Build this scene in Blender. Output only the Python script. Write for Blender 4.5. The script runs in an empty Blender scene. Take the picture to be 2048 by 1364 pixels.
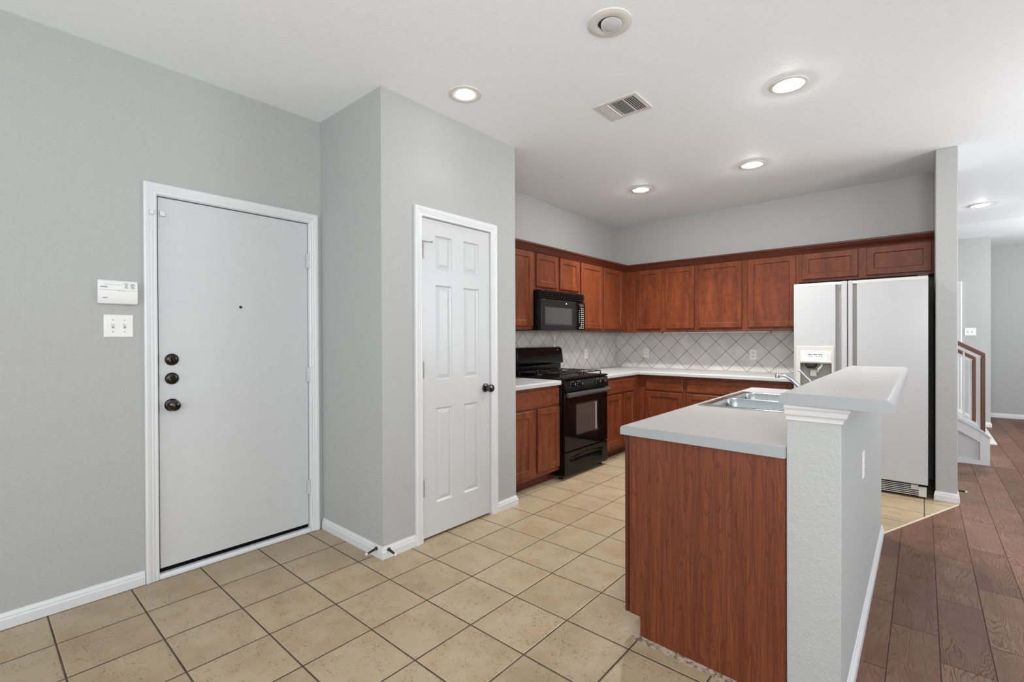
import bpy, bmesh, math, random
from mathutils import Vector, Matrix
random.seed(7)
SC = bpy.context.scene
COL = SC.collection

# ------------------------------------------------------------------ camera
cam_d = bpy.data.cameras.new('camera')
cam = bpy.data.objects.new('camera', cam_d)
COL.objects.link(cam)
cam_d.sensor_width = 36.0
cam_d.lens = 948.03 / 2048 * 36.0
cam_d.clip_start = 0.05
R_ = Vector((0.75586936, 0.65471096, -0.0038811))
U_ = Vector((-5.0392e-04, 6.50961e-03, 9.99978685e-01))
F_ = Vector((-0.65472227, 0.7558513, -0.00525034))
m = Matrix.Identity(4)
for i in range(3):
    m[i][0], m[i][1], m[i][2] = R_[i], U_[i], -F_[i]
m[0][3], m[1][3], m[2][3] = 1.52496, -1.16386, 1.27792
cam.matrix_world = m
SC.camera = cam

# ------------------------------------------------------------------ world, light, exposure
w = bpy.data.worlds.new('world'); SC.world = w
w.use_nodes = True
bg = w.node_tree.nodes['Background']
bg.inputs[0].default_value = (0.86, 0.93, 1.0, 1)
bg.inputs[1].default_value = 1.0
SC.view_settings.view_transform = 'Standard'
SC.view_settings.look = 'None'
SC.view_settings.gamma = 1
SC.view_settings.use_curve_mapping = False
SC.view_settings.exposure = 0.17
SC.cycles.use_denoising = True
SC.cycles.max_bounces = 10
SC.cycles.diffuse_bounces = 6
SC.cycles.sample_clamp_indirect = 8

def area(name, loc, aim, sx, sy, power, color):
    d = bpy.data.lights.new(name, 'AREA')
    d.shape = 'RECTANGLE'; d.size = sx; d.size_y = sy
    d.energy = power; d.color = color
    o = bpy.data.objects.new(name, d); COL.objects.link(o)
    o.location = loc
    v = Vector(aim)
    o.rotation_euler = v.to_track_quat('-Z', 'Z').to_euler()
    return o
DAY = (0.90, 0.955, 1.0)
# daylight through the windows of the rear and right walls
area('daylight_rear_left', (-0.35, -3.72, 1.35), (0, 1, 0), 1.9, 2.1, 23, DAY)
area('daylight_rear_right', (2.55, -3.72, 1.35), (0, 1, 0), 2.3, 2.1, 26, DAY)
area('daylight_right_near', (4.72, -0.6, 1.35), (-1, 0, 0), 2.6, 2.1, 42, DAY)
area('daylight_right_far', (4.72, 5.2, 1.35), (-1, 0, 0), 3.0, 2.1, 95, DAY)
# added fill lamp behind the camera, aimed up to brighten the kitchen ceiling
area('added_fill_rear', (2.3, -1.9, 1.75), (-0.42, 0.86, 0.75), 0.9, 0.9, 56, (1.0, 1.0, 1.0))
area('added_fill_right', (3.3, 2.9, 1.75), (-0.76, 0.25, 0.52), 0.8, 0.8, 18, (1.0, 1.0, 1.0))  # added fill lamp out of view, brightens the ceiling and back wall
area('added_fill_hall', (4.0, 7.4, 2.0), (-0.75, 0.3, 0.22), 0.7, 0.7, 34, (1.0, 1.0, 1.0))  # added fill lamp out of view, lifts the far hall and its ceiling
LAMP_STRENGTH = 540.0
LAMP_BEAM = 70.0

# ------------------------------------------------------------------ materials
def s2l(c):
    c = c / 255.0
    return c / 12.92 if c <= 0.04045 else ((c + 0.055) / 1.055) ** 2.4
def rgb(r, g, b):
    return (s2l(r), s2l(g), s2l(b), 1)

class NT:
    def __init__(s, name, rough=0.5, metal=0.0, base=(0.8, 0.8, 0.8, 1), spec=0.5):
        s.m = bpy.data.materials.new(name); s.m.use_nodes = True
        s.t = s.m.node_tree
        s.b = s.t.nodes['Principled BSDF']
        s.b.inputs['Base Color'].default_value = base
        s.b.inputs['Roughness'].default_value = rough
        s.b.inputs['Metallic'].default_value = metal
        s.b.inputs['Specular IOR Level'].default_value = spec
    def n(s, t, **kw):
        nd = s.t.nodes.new('ShaderNode' + t)
        for k, v in kw.items(): setattr(nd, k, v)
        return nd
    def l(s, a, b): s.t.links.new(a, b)
    def put(s, sock, v):
        if isinstance(v, (int, float)): sock.default_value = v
        elif isinstance(v, (tuple, list)): sock.default_value = v
        else: s.l(v, sock)
    def math(s, op, a, b=None, c=None, clamp=False):
        nd = s.n('Math', operation=op); nd.use_clamp = clamp
        s.put(nd.inputs[0], a)
        if b is not None: s.put(nd.inputs[1], b)
        if c is not None: s.put(nd.inputs[2], c)
        return nd.outputs[0]
    def pos(s):
        return s.n('TexCoord').outputs['Object']
    def gpos(s):
        return s.n('NewGeometry').outputs['Position']
    def xyz(s, v):
        nd = s.n('SeparateXYZ'); s.l(v, nd.inputs[0]); return nd.outputs
    def comb(s, x, y, z):
        nd = s.n('CombineXYZ')
        for k, q in enumerate((x, y, z)): s.put(nd.inputs[k], q)
        return nd.outputs[0]
    def vscale(s, v, sc, off=(0, 0, 0)):
        nd = s.n('Mapping'); s.l(v, nd.inputs[0])
        nd.inputs['Scale'].default_value = sc
        nd.inputs['Location'].default_value = off
        return nd.outputs[0]
    def noise(s, v, scale, detail=3, rough=0.5, dist=0.0, dim='3D', w=None):
        nd = s.n('TexNoise'); nd.noise_dimensions = dim
        s.l(v, nd.inputs['Vector'])
        nd.inputs['Scale'].default_value = scale
        nd.inputs['Detail'].default_value = detail
        nd.inputs['Roughness'].default_value = rough
        nd.inputs['Distortion'].default_value = dist
        if w is not None: s.put(nd.inputs['W'], w)
        return nd.outputs[0]
    def sm(s, x, a, b, lo=0.0, hi=1.0):
        nd = s.n('MapRange', interpolation_type='SMOOTHSTEP')
        s.put(nd.inputs[0], x)
        nd.inputs[1].default_value = a; nd.inputs[2].default_value = b
        nd.inputs[3].default_value = lo; nd.inputs[4].default_value = hi
        return nd.outputs[0]
    def ramp(s, x, stops):
        nd = s.n('ValToRGB'); s.put(nd.inputs[0], x)
        cr = nd.color_ramp
        while len(cr.elements) < len(stops): cr.elements.new(0.5)
        for e, (p, c) in zip(cr.elements, stops):
            e.position = p; e.color = c
        return nd.outputs[0]
    def mix(s, f, a, b, mode='MIX'):
        nd = s.n('Mix', data_type='RGBA', blend_type=mode)
        s.put(nd.inputs[0], f); s.put(nd.inputs[6], a); s.put(nd.inputs[7], b)
        return nd.outputs[2]
    def color(s, c): s.put(s.b.inputs['Base Color'], c)
    def rough(s, r): s.put(s.b.inputs['Roughness'], r)
    def bump(s, h, strength=0.3, dist=0.002):
        nd = s.n('Bump'); nd.inputs['Strength'].default_value = strength
        nd.inputs['Distance'].default_value = dist
        s.l(h, nd.inputs['Height']); s.l(nd.outputs[0], s.b.inputs['Normal'])

def plain(name, base, rough=0.5, metal=0.0, spec=0.5, mottle=0.0):
    t = NT(name, rough, metal, base, spec)
    n = t.noise(t.pos(), 14.0, 3)
    k = 0.06 + mottle
    dark = tuple(c * (1 - k) for c in base[:3]) + (1,)
    t.color(t.mix(n, dark, base))
    return t.m
M = {}
def paint(name, base, rough, scale, strength, dist):
    t = NT(name, rough, 0, base, 0.35)
    p = t.gpos()
    a = t.noise(p, scale, 3, 0.55)
    b = t.noise(p, scale * 0.35, 2, 0.5)
    h = t.math('ADD', t.sm(a, 0.42, 0.72), t.math('MULTIPLY', t.sm(b, 0.45, 0.7), 0.7))
    t.bump(h, strength, dist)
    d = tuple(c * 0.97 for c in base[:3]) + (1,)
    t.color(t.mix(b, d, base))
    return t.m
M['wall'] = paint('grey_wall_paint', (0.425, 0.43, 0.423, 1), 0.6, 115, 0.36, 0.0022)
M['pony'] = M['wall']
M['ceil'] = paint('white_ceiling_paint', (0.895, 0.925, 0.945, 1), 0.7, 80, 0.14, 0.003)
M['trim'] = plain('white_trim_paint', (0.70, 0.705, 0.715, 1), 0.32)
M['door'] = plain('white_door_paint', (0.585, 0.59, 0.598, 1), 0.30)
M['plastic'] = plain('white_plastic', (0.80, 0.80, 0.79, 1), 0.35)
M['ivory'] = plain('off_white_plastic', (0.70, 0.69, 0.66, 1), 0.4)
M['ink'] = plain('dark_grey_ink', rgb(70, 70, 70), 0.6)
M['paleink'] = plain('pale_grey_ink', rgb(190, 190, 190), 0.5)
M['black'] = plain('black_void', (0.004, 0.004, 0.004, 1), 0.8, 0, 0.1)
M['enamel'] = plain('black_enamel', (0.004, 0.004, 0.004, 1), 0.14, 0, 0.22)
M['gloss'] = plain('black_glass', (0.004, 0.003, 0.003, 1), 0.05, 0, 0.3)
M['iron'] = plain('black_cast_iron', (0.010, 0.010, 0.010, 1), 0.2)
M['handle_grey'] = plain('grey_oven_handle', rgb(62, 62, 64), 0.3)
M['grey_black'] = plain('charcoal_plastic', rgb(34, 34, 36), 0.3, 0, 0.3)
M['ovenglass'] = plain('oven_window_glass', rgb(74, 64, 60), 0.12)
M['mwglass'] = plain('microwave_window_mesh', rgb(72, 74, 76), 0.22)
M['bronze'] = plain('dark_bronze_metal', rgb(62, 57, 53), 0.2, 0.95)
M['pewter'] = plain('dark_pewter_metal', rgb(95, 92, 90), 0.25, 1.0)
M['chrome'] = plain('chrome_metal', (0.58, 0.59, 0.60, 1), 0.12, 1.0)
M['steel'] = plain('stainless_steel', (0.50, 0.545, 0.565, 1), 0.17, 1.0)
M['fridge'] = plain('white_fridge_enamel', (0.47, 0.475, 0.485, 1), 0.22)
M['fridge_grey'] = plain('grey_fridge_plastic', rgb(150, 149, 146), 0.4)
M['fridge_cream'] = plain('cream_fridge_plastic', rgb(205, 203, 197), 0.4)
M['railwood'] = plain('brown_stained_rail', rgb(104, 62, 44), 0.4, 0, 0.5, 0.15)
M['gasket'] = plain('dark_gasket_rubber', rgb(40, 40, 40), 0.7)

def emis(name, col, st):
    t = NT(name, 0.5, 0, (0.9, 0.9, 0.9, 1))
    t.b.inputs['Emission Color'].default_value = col
    t.b.inputs['Emission Strength'].default_value = st
    return t.m
M['bulb'] = emis('lit_bulb', (1.0, 0.985, 0.965, 1), LAMP_STRENGTH)
M['offbulb'] = plain('frosted_bulb_glass', rgb(196, 196, 198), 0.2)
M['lampring'] = plain('lamp_trim_white', (0.70, 0.68, 0.64, 1), 0.45)

def laminate(name, a, b):
    t = NT(name, 0.35, 0, a, 0.5)
    p = t.gpos()
    n = t.math('ADD', t.math('MULTIPLY', t.noise(p, 220, 2), 0.5), t.math('MULTIPLY', t.noise(p, 3, 2), 0.5))
    t.color(t.ramp(n, [(0.35, a), (0.65, b)]))
    return t.m
M['edge'] = plain('grey_laminate_edge', (0.335, 0.35, 0.352, 1), 0.45)
M['counter'] = laminate('pale_laminate', (0.40, 0.40, 0.395, 1), (0.45, 0.45, 0.445, 1))

def cherry(name, horizontal=False):
    t = NT(name, 0.36, 0, rgb(120, 60, 35), 0.3)
    p = t.pos()
    rnd = t.n('ObjectInfo').outputs['Random']
    q = t.vscale(p, (9, 9, 1.1) if not horizontal else (2.2, 2.2, 9))
    n1 = t.noise(q, 2.0, 6, 0.6, 0.6, '4D', t.math('MULTIPLY', rnd, 37.0))
    q2 = t.vscale(p, (60, 60, 2.2) if not horizontal else (6, 6, 60))
    n2 = t.noise(q2, 3.0, 3, 0.6, 0.2)
    n3 = t.noise(p, 22.0, 3, 0.55)
    v = t.math('ADD', t.math('MULTIPLY', n1, 0.55), t.math('ADD', t.math('MULTIPLY', n2, 0.2), t.math('MULTIPLY', n3, 0.25)))
    c = t.ramp(v, [(0.32, rgb(66, 28, 13)), (0.46, rgb(99, 48, 26)), (0.58, rgb(119, 61, 34)), (0.72, rgb(142, 80, 47))])
    c2 = t.mix(t.math('MULTIPLY', rnd, 0.35), c, rgb(96, 46, 27))
    t.color(c2)
    t.bump(n2, 0.06, 0.001)
    return t.m
M['cherry'] = cherry('cherry_stained_wood')
M['cherry_h'] = cherry('cherry_stained_wood_across', True)

def oak_panel():
    t = NT('oak_grain_laminate_panel', 0.42, 0, rgb(104, 54, 36), 0.4)
    p = t.gpos()
    q = t.vscale(p, (6.5, 6.5, 0.6), (3.7, 0.0, 1.9))
    n = t.noise(q, 1.0, 3.0, 0.5, 0.3)
    band = t.math('FRACT', t.math('MULTIPLY', n, 34.0))
    fine = t.noise(t.vscale(p, (190, 190, 3.2)), 1.5, 3, 0.6)
    line = t.math('MULTIPLY', t.sm(band, 0.0, 0.30, 1.0, 0.0), t.sm(fine, 0.34, 0.60))
    base = t.ramp(t.noise(t.vscale(p, (30, 30, 1.0)), 1.4, 4), [(0.3, rgb(98, 46, 26)), (0.7, rgb(120, 62, 36))])
    c = t.mix(t.math('MULTIPLY', line, 0.75), base, rgb(62, 24, 11))
    c = t.mix(t.math('MULTIPLY', t.sm(fine, 0.50, 0.38), 0.5), c, rgb(70, 28, 13))
    c = t.mix(t.math('MULTIPLY', t.sm(fine, 0.55, 0.72), 0.4), c, rgb(140, 80, 54))
    t.color(c)
    t.bump(t.math('SUBTRACT', fine, line), 0.15, 0.001)
    return t.m
M['oak'] = oak_panel()

TILE = 0.307
def floor_tile():
    t = NT('beige_floor_tile', 0.38, 0, rgb(190, 168, 138), 0.4)
    p = t.gpos()
    x, y, z = t.xyz(p)
    u = t.math('DIVIDE', x, TILE); v = t.math('DIVIDE', y, TILE)
    def edge(a):
        f = t.math('FRACT', a)
        return t.math('MINIMUM', f, t.math('SUBTRACT', 1.0, f))
    e = t.math('MINIMUM', edge(u), edge(v))
    wob = t.math('MULTIPLY', t.math('SUBTRACT', t.noise(p, 30, 3), 0.5), 0.006)
    e = t.math('ADD', e, wob)
    grout = t.sm(e, 0.0098, 0.0140, 1.0, 0.0)
    rim = t.sm(e, 0.0135, 0.024, 1.0, 0.0)
    wn = t.n('TexWhiteNoise', noise_dimensions='3D')
    t.l(t.comb(t.math('FLOOR', u), t.math('FLOOR', v), 3.0), wn.inputs['Vector'])
    rv = wn.outputs['Value']
    rp = t.n('VectorMath', operation='ADD'); t.l(p, rp.inputs[0])
    sc = t.n('VectorMath', operation='SCALE'); t.l(wn.outputs['Color'], sc.inputs[0]); sc.inputs['Scale'].default_value = 20.0
    t.l(sc.outputs[0], rp.inputs[1])
    q = rp.outputs[0]
    n1 = t.noise(q, 5.0, 5, 0.6)
    n1 = t.math('ADD', n1, t.math('MULTIPLY', t.math('SUBTRACT', rv, 0.5), 0.14))
    base = t.ramp(n1, [(0.25, rgb(155, 136, 109)), (0.45, rgb(166, 147, 119)), (0.60, rgb(173, 156, 129)), (0.78, rgb(170, 155, 134))])
    blot = t.math('MULTIPLY', t.sm(t.noise(q, 9.0, 3, 0.6), 0.54, 0.74), 0.38)
    base = t.mix(blot, base, rgb(176, 134, 92))
    mask = t.sm(t.noise(q, 13.0, 3, 0.65), 0.42, 0.60)
    speck = t.sm(t.noise(t.vscale(q, (1, 1.35, 1)), 100.0, 3, 0.6, 0.9), 0.565, 0.62)
    pit = t.math('MULTIPLY', speck, mask)
    base = t.mix(t.math('MULTIPLY', pit, 0.75), base, rgb(100, 78, 52))
    base = t.mix(t.math('MULTIPLY', rim, 0.25), base, rgb(214, 200, 176))  # lighter colour along tile edges paints a bevel highlight
    gcol = t.ramp(t.noise(p, 7.0, 3), [(0.35, rgb(62, 48, 36)), (0.7, rgb(92, 76, 58))])
    t.color(t.mix(grout, base, gcol))
    t.rough(t.math('ADD', 0.36, t.math('MULTIPLY', grout, 0.4)))
    h = t.math('SUBTRACT', t.math('SUBTRACT', 1.0, t.sm(e, 0.008, 0.026, 1.0, 0.0)), t.math('MULTIPLY', pit, 0.15))
    h = t.math('ADD', h, t.math('MULTIPLY', n1, 0.10))
    t.bump(h, 0.5, 0.0035)
    return t.m
M['tile'] = floor_tile()

def backsplash_mat(name, axis, a0):
    t = NT(name, 0.3, 0, rgb(190, 182, 174), 0.5)
    p = t.gpos()
    xs = t.xyz(p)
    a = t.math('DIVIDE', t.math('SUBTRACT', xs[axis], a0), 0.2222)
    b = t.math('DIVIDE', t.math('SUBTRACT', xs[2], 1.2325), 0.2222)
    pp = t.math('ADD', a, b); qq = t.math('SUBTRACT', a, b)
    def edge(k):
        f = t.math('FRACT', k)
        return t.math('MINIMUM', f, t.math('SUBTRACT', 1.0, f))
    e = t.math('MINIMUM', edge(pp), edge(qq))
    g = t.sm(e, 0.010, 0.017, 1.0, 0.0)
    wn = t.n('TexWhiteNoise', noise_dimensions='3D')
    t.l(t.comb(t.math('FLOOR', pp), t.math('FLOOR', qq), 1.0), wn.inputs['Vector'])
    n = t.math('ADD', t.noise(p, 9.0, 4), t.math('MULTIPLY', wn.outputs['Value'], 0.25))
    base = t.ramp(n, [(0.4, rgb(192, 187, 182)), (0.8, rgb(208, 204, 199))])
    t.color(t.mix(g, base, rgb(78, 66, 58)))
    t.rough(t.math('ADD', 0.28, t.math('MULTIPLY', g, 0.5)))
    t.bump(t.math('SUBTRACT', 1.0, g), 0.3, 0.0015)
    return t.m
M['splash_b'] = backsplash_mat('diagonal_wall_tile_back', 0, -1.387)
M['splash_l'] = backsplash_mat('diagonal_wall_tile_side', 1, 2.666)

def plank_mat():
    t = NT('brown_wood_look_plank', 0.42, 0, rgb(112, 82, 70), 0.22)
    at = t.n('Attribute', attribute_name='rnd')
    rv = at.outputs['Fac']
    p = t.gpos()
    w_ = t.math('MULTIPLY', rv, 53.0)
    n = t.noise(t.vscale(p, (9.0, 1.5, 1)), 1.0, 2.5, 0.5, 0.5, '4D', w_)
    band = t.math('FRACT', t.math('MULTIPLY', n, 26.0))
    fine = t.noise(t.vscale(p, (120, 9, 1)), 1.0, 3, 0.6, 0.3, '4D', w_)
    big = t.noise(p, 5.0, 4, 0.6, 0.0, '4D', w_)
    line = t.math('MULTIPLY', t.math('MULTIPLY', t.sm(band, 0.0, 0.35, 1.0, 0.0), t.sm(fine, 0.32, 0.55)), t.sm(big, 0.36, 0.56))
    tone = t.math('ADD', t.math('MULTIPLY', big, 0.65), t.math('ADD', t.math('MULTIPLY', rv, 0.25), t.math('MULTIPLY', fine, 0.2)))
    base = t.ramp(tone, [(0.3, rgb(90, 60, 45)), (0.55, rgb(112, 80, 63)), (0.8, rgb(134, 103, 86))])
    c = t.mix(t.math('MULTIPLY', line, 0.7), base, rgb(58, 33, 22))
    c = t.mix(t.math('MULTIPLY', t.sm(fine, 0.46, 0.32), 0.5), c, rgb(72, 45, 33))
    t.color(c)
    t.rough(t.math('ADD', 0.34, t.math('MULTIPLY', fine, 0.18)))
    h = t.math('SUBTRACT', t.math('MULTIPLY', fine, 0.5), line)
    t.bump(h, 0.45, 0.003)
    return t.m
M['plank'] = plank_mat()
M['grout_dark'] = plain('dark_plank_grout', rgb(78, 54, 42), 0.8)
M['strip'] = plain('pale_transition_strip', rgb(206, 194, 174), 0.5)
M['mortar'] = None
def mortar():
    t = NT('broken_tile_mortar', 0.8, 0, rgb(170, 155, 138))
    p = t.gpos()
    n = t.noise(p, 38, 5, 0.7)
    t.color(t.ramp(n, [(0.42, rgb(112, 92, 76)), (0.5, rgb(170, 154, 136)), (0.7, rgb(196, 184, 168))]))
    t.bump(n, 0.8, 0.006)
    return t.m
M['mortar'] = mortar()
M['crown'] = plain('dark_cherry_molding', rgb(84, 38, 22), 0.35, 0, 0.35, 0.2)
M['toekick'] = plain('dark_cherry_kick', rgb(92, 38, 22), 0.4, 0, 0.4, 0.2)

# ------------------------------------------------------------------ mesh builder
def origin_of(o):
    v = Vector((0, 0, 0))
    while o is not None:
        v += o.location; o = o.parent
    return v

class MB:
    def __init__(s): s.v = []; s.f = []; s.a = []
    def add(s, vs, fs):
        k = len(s.v); s.v += [tuple(q) for q in vs]
        s.f += [tuple(i + k for i in f) for f in fs]
    def box(s, x0, y0, z0, x1, y1, z1):
        s.add([(x0, y0, z0), (x1, y0, z0), (x1, y1, z0), (x0, y1, z0), (x0, y0, z1), (x1, y0, z1), (x1, y1, z1), (x0, y1, z1)],
              [(0, 3, 2, 1), (4, 5, 6, 7), (0, 1, 5, 4), (1, 2, 6, 5), (2, 3, 7, 6), (3, 0, 4, 7)])
        return s
    def prism(s, poly, axis, a0, a1):
        mp = {'x': lambda p, a: (a, p[0], p[1]), 'y': lambda p, a: (p[0], a, p[1]), 'z': lambda p, a: (p[0], p[1], a)}[axis]
        n = len(poly)
        fa0 = a0 if callable(a0) else (lambda p: a0)
        fa1 = a1 if callable(a1) else (lambda p: a1)
        s.add([mp(p, fa0(p)) for p in poly] + [mp(p, fa1(p)) for p in poly],
              [tuple(range(n))[::-1], tuple(range(n, 2 * n))] + [(i, (i + 1) % n, n + (i + 1) % n, n + i) for i in range(n)])
        return s
    def tube(s, path, r, n=12, cap=True):
        path = [Vector(p) for p in path]
        rs = r if isinstance(r, (list, tuple)) else [r] * len(path)
        t0 = (path[1] - path[0]).normalized()
        up = Vector((0, 0, 1)) if abs(t0.z) < 0.9 else Vector((1, 0, 0))
        nv = t0.cross(up).normalized()
        vs = []
        for i, p in enumerate(path):
            if i == 0: t = t0
            elif i == len(path) - 1: t = (path[i] - path[i - 1]).normalized()
            else: t = ((path[i + 1] - path[i]).normalized() + (path[i] - path[i - 1]).normalized()).normalized()
            nv = (nv - t * nv.dot(t)).normalized()
            b = t.cross(nv)
            for k in range(n):
                a = 2 * math.pi * k / n
                vs.append(p + (nv * math.cos(a) + b * math.sin(a)) * rs[i])
        fs = []
        for i in range(len(path) - 1):
            for k in range(n):
                fs.append((i * n + k, i * n + (k + 1) % n, (i + 1) * n + (k + 1) % n, (i + 1) * n + k))
        if cap:
            fs.append(tuple(range(n))[::-1]); fs.append(tuple(range((len(path) - 1) * n, len(path) * n)))
        s.add(vs, fs); return s
    def lathe(s, prof, c, ax, n=24):
        """prof: (radius, distance along ax) pairs, from c."""
        ax = Vector(ax).normalized(); c = Vector(c)
        up = Vector((0, 0, 1)) if abs(ax.z) < 0.9 else Vector((1, 0, 0))
        e1 = ax.cross(up).normalized(); e2 = ax.cross(e1)
        vs = []; fs = []
        for r, h in prof:
            for k in range(n):
                a = 2 * math.pi * k / n
                vs.append(c + ax * h + (e1 * math.cos(a) + e2 * math.sin(a)) * max(r, 1e-5))
        for i in range(len(prof) - 1):
            for k in range(n):
                fs.append((i * n + k, i * n + (k + 1) % n, (i + 1) * n + (k + 1) % n, (i + 1) * n + k))
        if prof[0][0] > 1e-4: fs.append(tuple(range(n))[::-1])
        if prof[-1][0] > 1e-4: fs.append(tuple(range((len(prof) - 1) * n, len(prof) * n)))
        s.add(vs, fs); return s
    def loops(s, rings, cap0=True, cap1=True):
        n = len(rings[0]); vs = [p for r in rings for p in r]; fs = []
        for i in range(len(rings) - 1):
            for k in range(n):
                fs.append((i * n + k, i * n + (k + 1) % n, (i + 1) * n + (k + 1) % n, (i + 1) * n + k))
        if cap0: fs.append(tuple(range(n))[::-1])
        if cap1: fs.append(tuple(range((len(rings) - 1) * n, len(rings) * n)))
        s.add(vs, fs); return s
    def nest(s, Mp, u0, u1, z0, z1, lp, cap0=True, cap1=True):
        """rectangle rings: (inset, depth)"""
        rings = [[Mp(u0 + i, z0 + i, d), Mp(u1 - i, z0 + i, d), Mp(u1 - i, z1 - i, d), Mp(u0 + i, z1 - i, d)] for i, d in lp]
        return s.loops(rings, cap0, cap1)
    def cells(s, us, vs_, skip, d0, d1, Mp, front=None):
        """slab over a grid of cells with some cells left open; front: {cell: ring list} puts a recess into a cell's front"""
        front = front or {}
        nu, nv = len(us) - 1, len(vs_) - 1
        full = {(i, j) for i in range(nu) for j in range(nv)} - set(skip)
        for (i, j) in full:
            a, b, c, d = us[i], us[i + 1], vs_[j], vs_[j + 1]
            if (i, j) in front:
                s.nest(Mp, a, b, c, d, [(q, d1 + h) for q, h in front[(i, j)]], False, True)
            else:
                s.add([Mp(a, c, d1), Mp(b, c, d1), Mp(b, d, d1), Mp(a, d, d1)], [(0, 1, 2, 3)])
            s.add([Mp(a, c, d0), Mp(b, c, d0), Mp(b, d, d0), Mp(a, d, d0)], [(3, 2, 1, 0)])
            for (di, dj, e) in ((-1, 0, (a, c, a, d)), (1, 0, (b, d, b, c)), (0, -1, (b, c, a, c)), (0, 1, (a, d, b, d))):
                if (i + di, j + dj) not in full:
                    s.add([Mp(e[0], e[1], d0), Mp(e[2], e[3], d0), Mp(e[2], e[3], d1), Mp(e[0], e[1], d1)], [(0, 1, 2, 3)])
        return s
    def build(s, name, mat, parent=None, bevel=0.0, smooth=False, seg=2, loc=None, merge=True, angle=35):
        me = bpy.data.meshes.new(name)
        o = bpy.data.objects.new(name, me)
        off = Vector((0, 0, 0))
        if parent is not None:
            o.parent = parent; off = origin_of(parent)
        elif loc is not None:
            o.location = loc; off = Vector(loc)
        me.from_pydata([tuple(Vector(v) - off) for v in s.v], [], s.f)
        bm = bmesh.new(); bm.from_mesh(me)
        if merge: bmesh.ops.remove_doubles(bm, verts=bm.verts, dist=2e-5)
        bmesh.ops.recalc_face_normals(bm, faces=bm.faces)
        bm.to_mesh(me); bm.free()
        me.materials.append(mat)
        COL.objects.link(o)
        if bevel:
            md = o.modifiers.new('bevel', 'BEVEL'); md.width = bevel; md.segments = seg
            md.limit_method = 'ANGLE'; md.angle_limit = math.radians(40)
            md.harden_normals = False
        if smooth or bevel:
            me.shade_smooth()
            me.set_sharp_from_angle(angle=math.radians(angle))
        return o

def tag(o, label=None, cat=None, group=None, kind=None):
    if label: o['label'] = label
    if cat: o['category'] = cat
    if group: o['group'] = group
    if kind: o['kind'] = kind
    return o
def thing(name, label, cat, loc=(0, 0, 0), group=None):
    o = bpy.data.objects.new(name, None); COL.objects.link(o)
    o.location = loc; o.empty_display_size = 0.1
    return tag(o, label, cat, group)
def struct(o, label=None):
    return tag(o, label, kind='structure')
def copy_tree(root, loc, label=None):
    r = root.copy(); COL.objects.link(r); r.location = loc
    if label: r['label'] = label
    for ch in list(root.children):
        c = ch.copy(); COL.objects.link(c); c.parent = r
        for g in list(ch.children):
            d = g.copy(); COL.objects.link(d); d.parent = c
    return r
# depth maps: (u, z, d) -> world; d points into the room
def map_x(x): return lambda u, z, d: (x + d, u, z)
def map_y(y): return lambda u, z, d: (u, y - d, z)
def rrect(u0, u1, v0, v1, r, n=6):
    pts = []
    for cx, cy, a0 in ((u1 - r, v1 - r, 0), (u0 + r, v1 - r, 90), (u0 + r, v0 + r, 180), (u1 - r, v0 + r, 270)):
        for k in range(n + 1):
            a = math.radians(a0 + 90 * k / n)
            pts.append((cx + r * math.cos(a), cy + r * math.sin(a)))
    return pts

# ------------------------------------------------------------------ the setting
H = 2.743
WL = -1.557      # left wall face
PX = -0.844      # pantry front face
PY0, PY1 = 0.419, 1.612
BY = 4.505       # back wall face
XR, YR, YF = 4.80, -3.80, 9.52

# tile floor
mb = MB()
mb.add([(-1.72, -3.9, 0), (1.328, -3.9, 0), (1.328, 2.712, 0), (1.737, 3.765, 0), (1.737, 4.62, 0), (-1.72, 4.62, 0)], [(0, 1, 2, 3, 4, 5)])
struct(mb.build('floor', M['tile']), 'beige square ceramic tile floor of the entry and kitchen')
# plank floor
def clip(poly, a, b, c):          # keep a*x+b*y>=c
    out = []
    for i, p in enumerate(poly):
        q = poly[(i + 1) % len(poly)]
        dp, dq = a * p[0] + b * p[1] - c, a * q[0] + b * q[1] - c
        if dp >= 0: out.append(p)
        if (dp >= 0) != (dq >= 0):
            k = dp / (dp - dq); out.append((p[0] + k * (q[0] - p[0]), p[1] + k * (q[1] - p[1])))
    return out
dx, dy = 1.737 - 1.328, 3.765 - 2.712
nrm = (dy, -dx); dcut = nrm[0] * 1.328 + nrm[1] * 2.712 + 0.001
REG = [[(1, 0, 1.330), (nrm[0], nrm[1], dcut), (0, -1, -3.765)],
       [(1, 0, 1.738), (0, 1, 3.765), (0, -1, -4.63)],
       [(1, 0, -1.72), (0, 1, 4.63)]]
KNOWN = {0: 1.150, 1: 1.545, 2: 1.335, 3: 1.590}
me_v, me_f, rnds = [], [], []
PW, PL = 0.1583, 0.604
for k in range(-20, 24):
    x0 = 1.4200 + PW * (k - 1)
    off = KNOWN.get(k, (k * 0.367) % PL)
    j0 = int((-3.9 - off) / PL) - 1
    for j in range(j0, j0 + 26):
        y0 = off + j * PL; y1 = y0 + PL; y0c, y1c = max(y0, -3.9), min(y1, YF + 0.2)
        if y1c - y0c < 0.01 or x0 > XR: continue
        quad = [(x0 + 0.0018, y0c + 0.0015), (x0 + PW - 0.0018, y0c + 0.0015), (x0 + PW - 0.0018, y1c - 0.0015), (x0 + 0.0018, y1c - 0.0015)]
        rv = random.random()
        for reg in REG:
            p = quad
            for h in reg: p = clip(p, *h)
            if len(p) >= 3:
                b = len(me_v); me_v += [(q[0], q[1], 0.0) for q in p]
                me_f.append(tuple(range(b, b + len(p)))); rnds.append(rv)
me = bpy.data.meshes.new('floor_hall'); me.from_pydata(me_v, [], me_f)
at = me.attributes.new('rnd', 'FLOAT', 'FACE')
for i, r in enumerate(rnds): at.data[i].value = r
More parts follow.
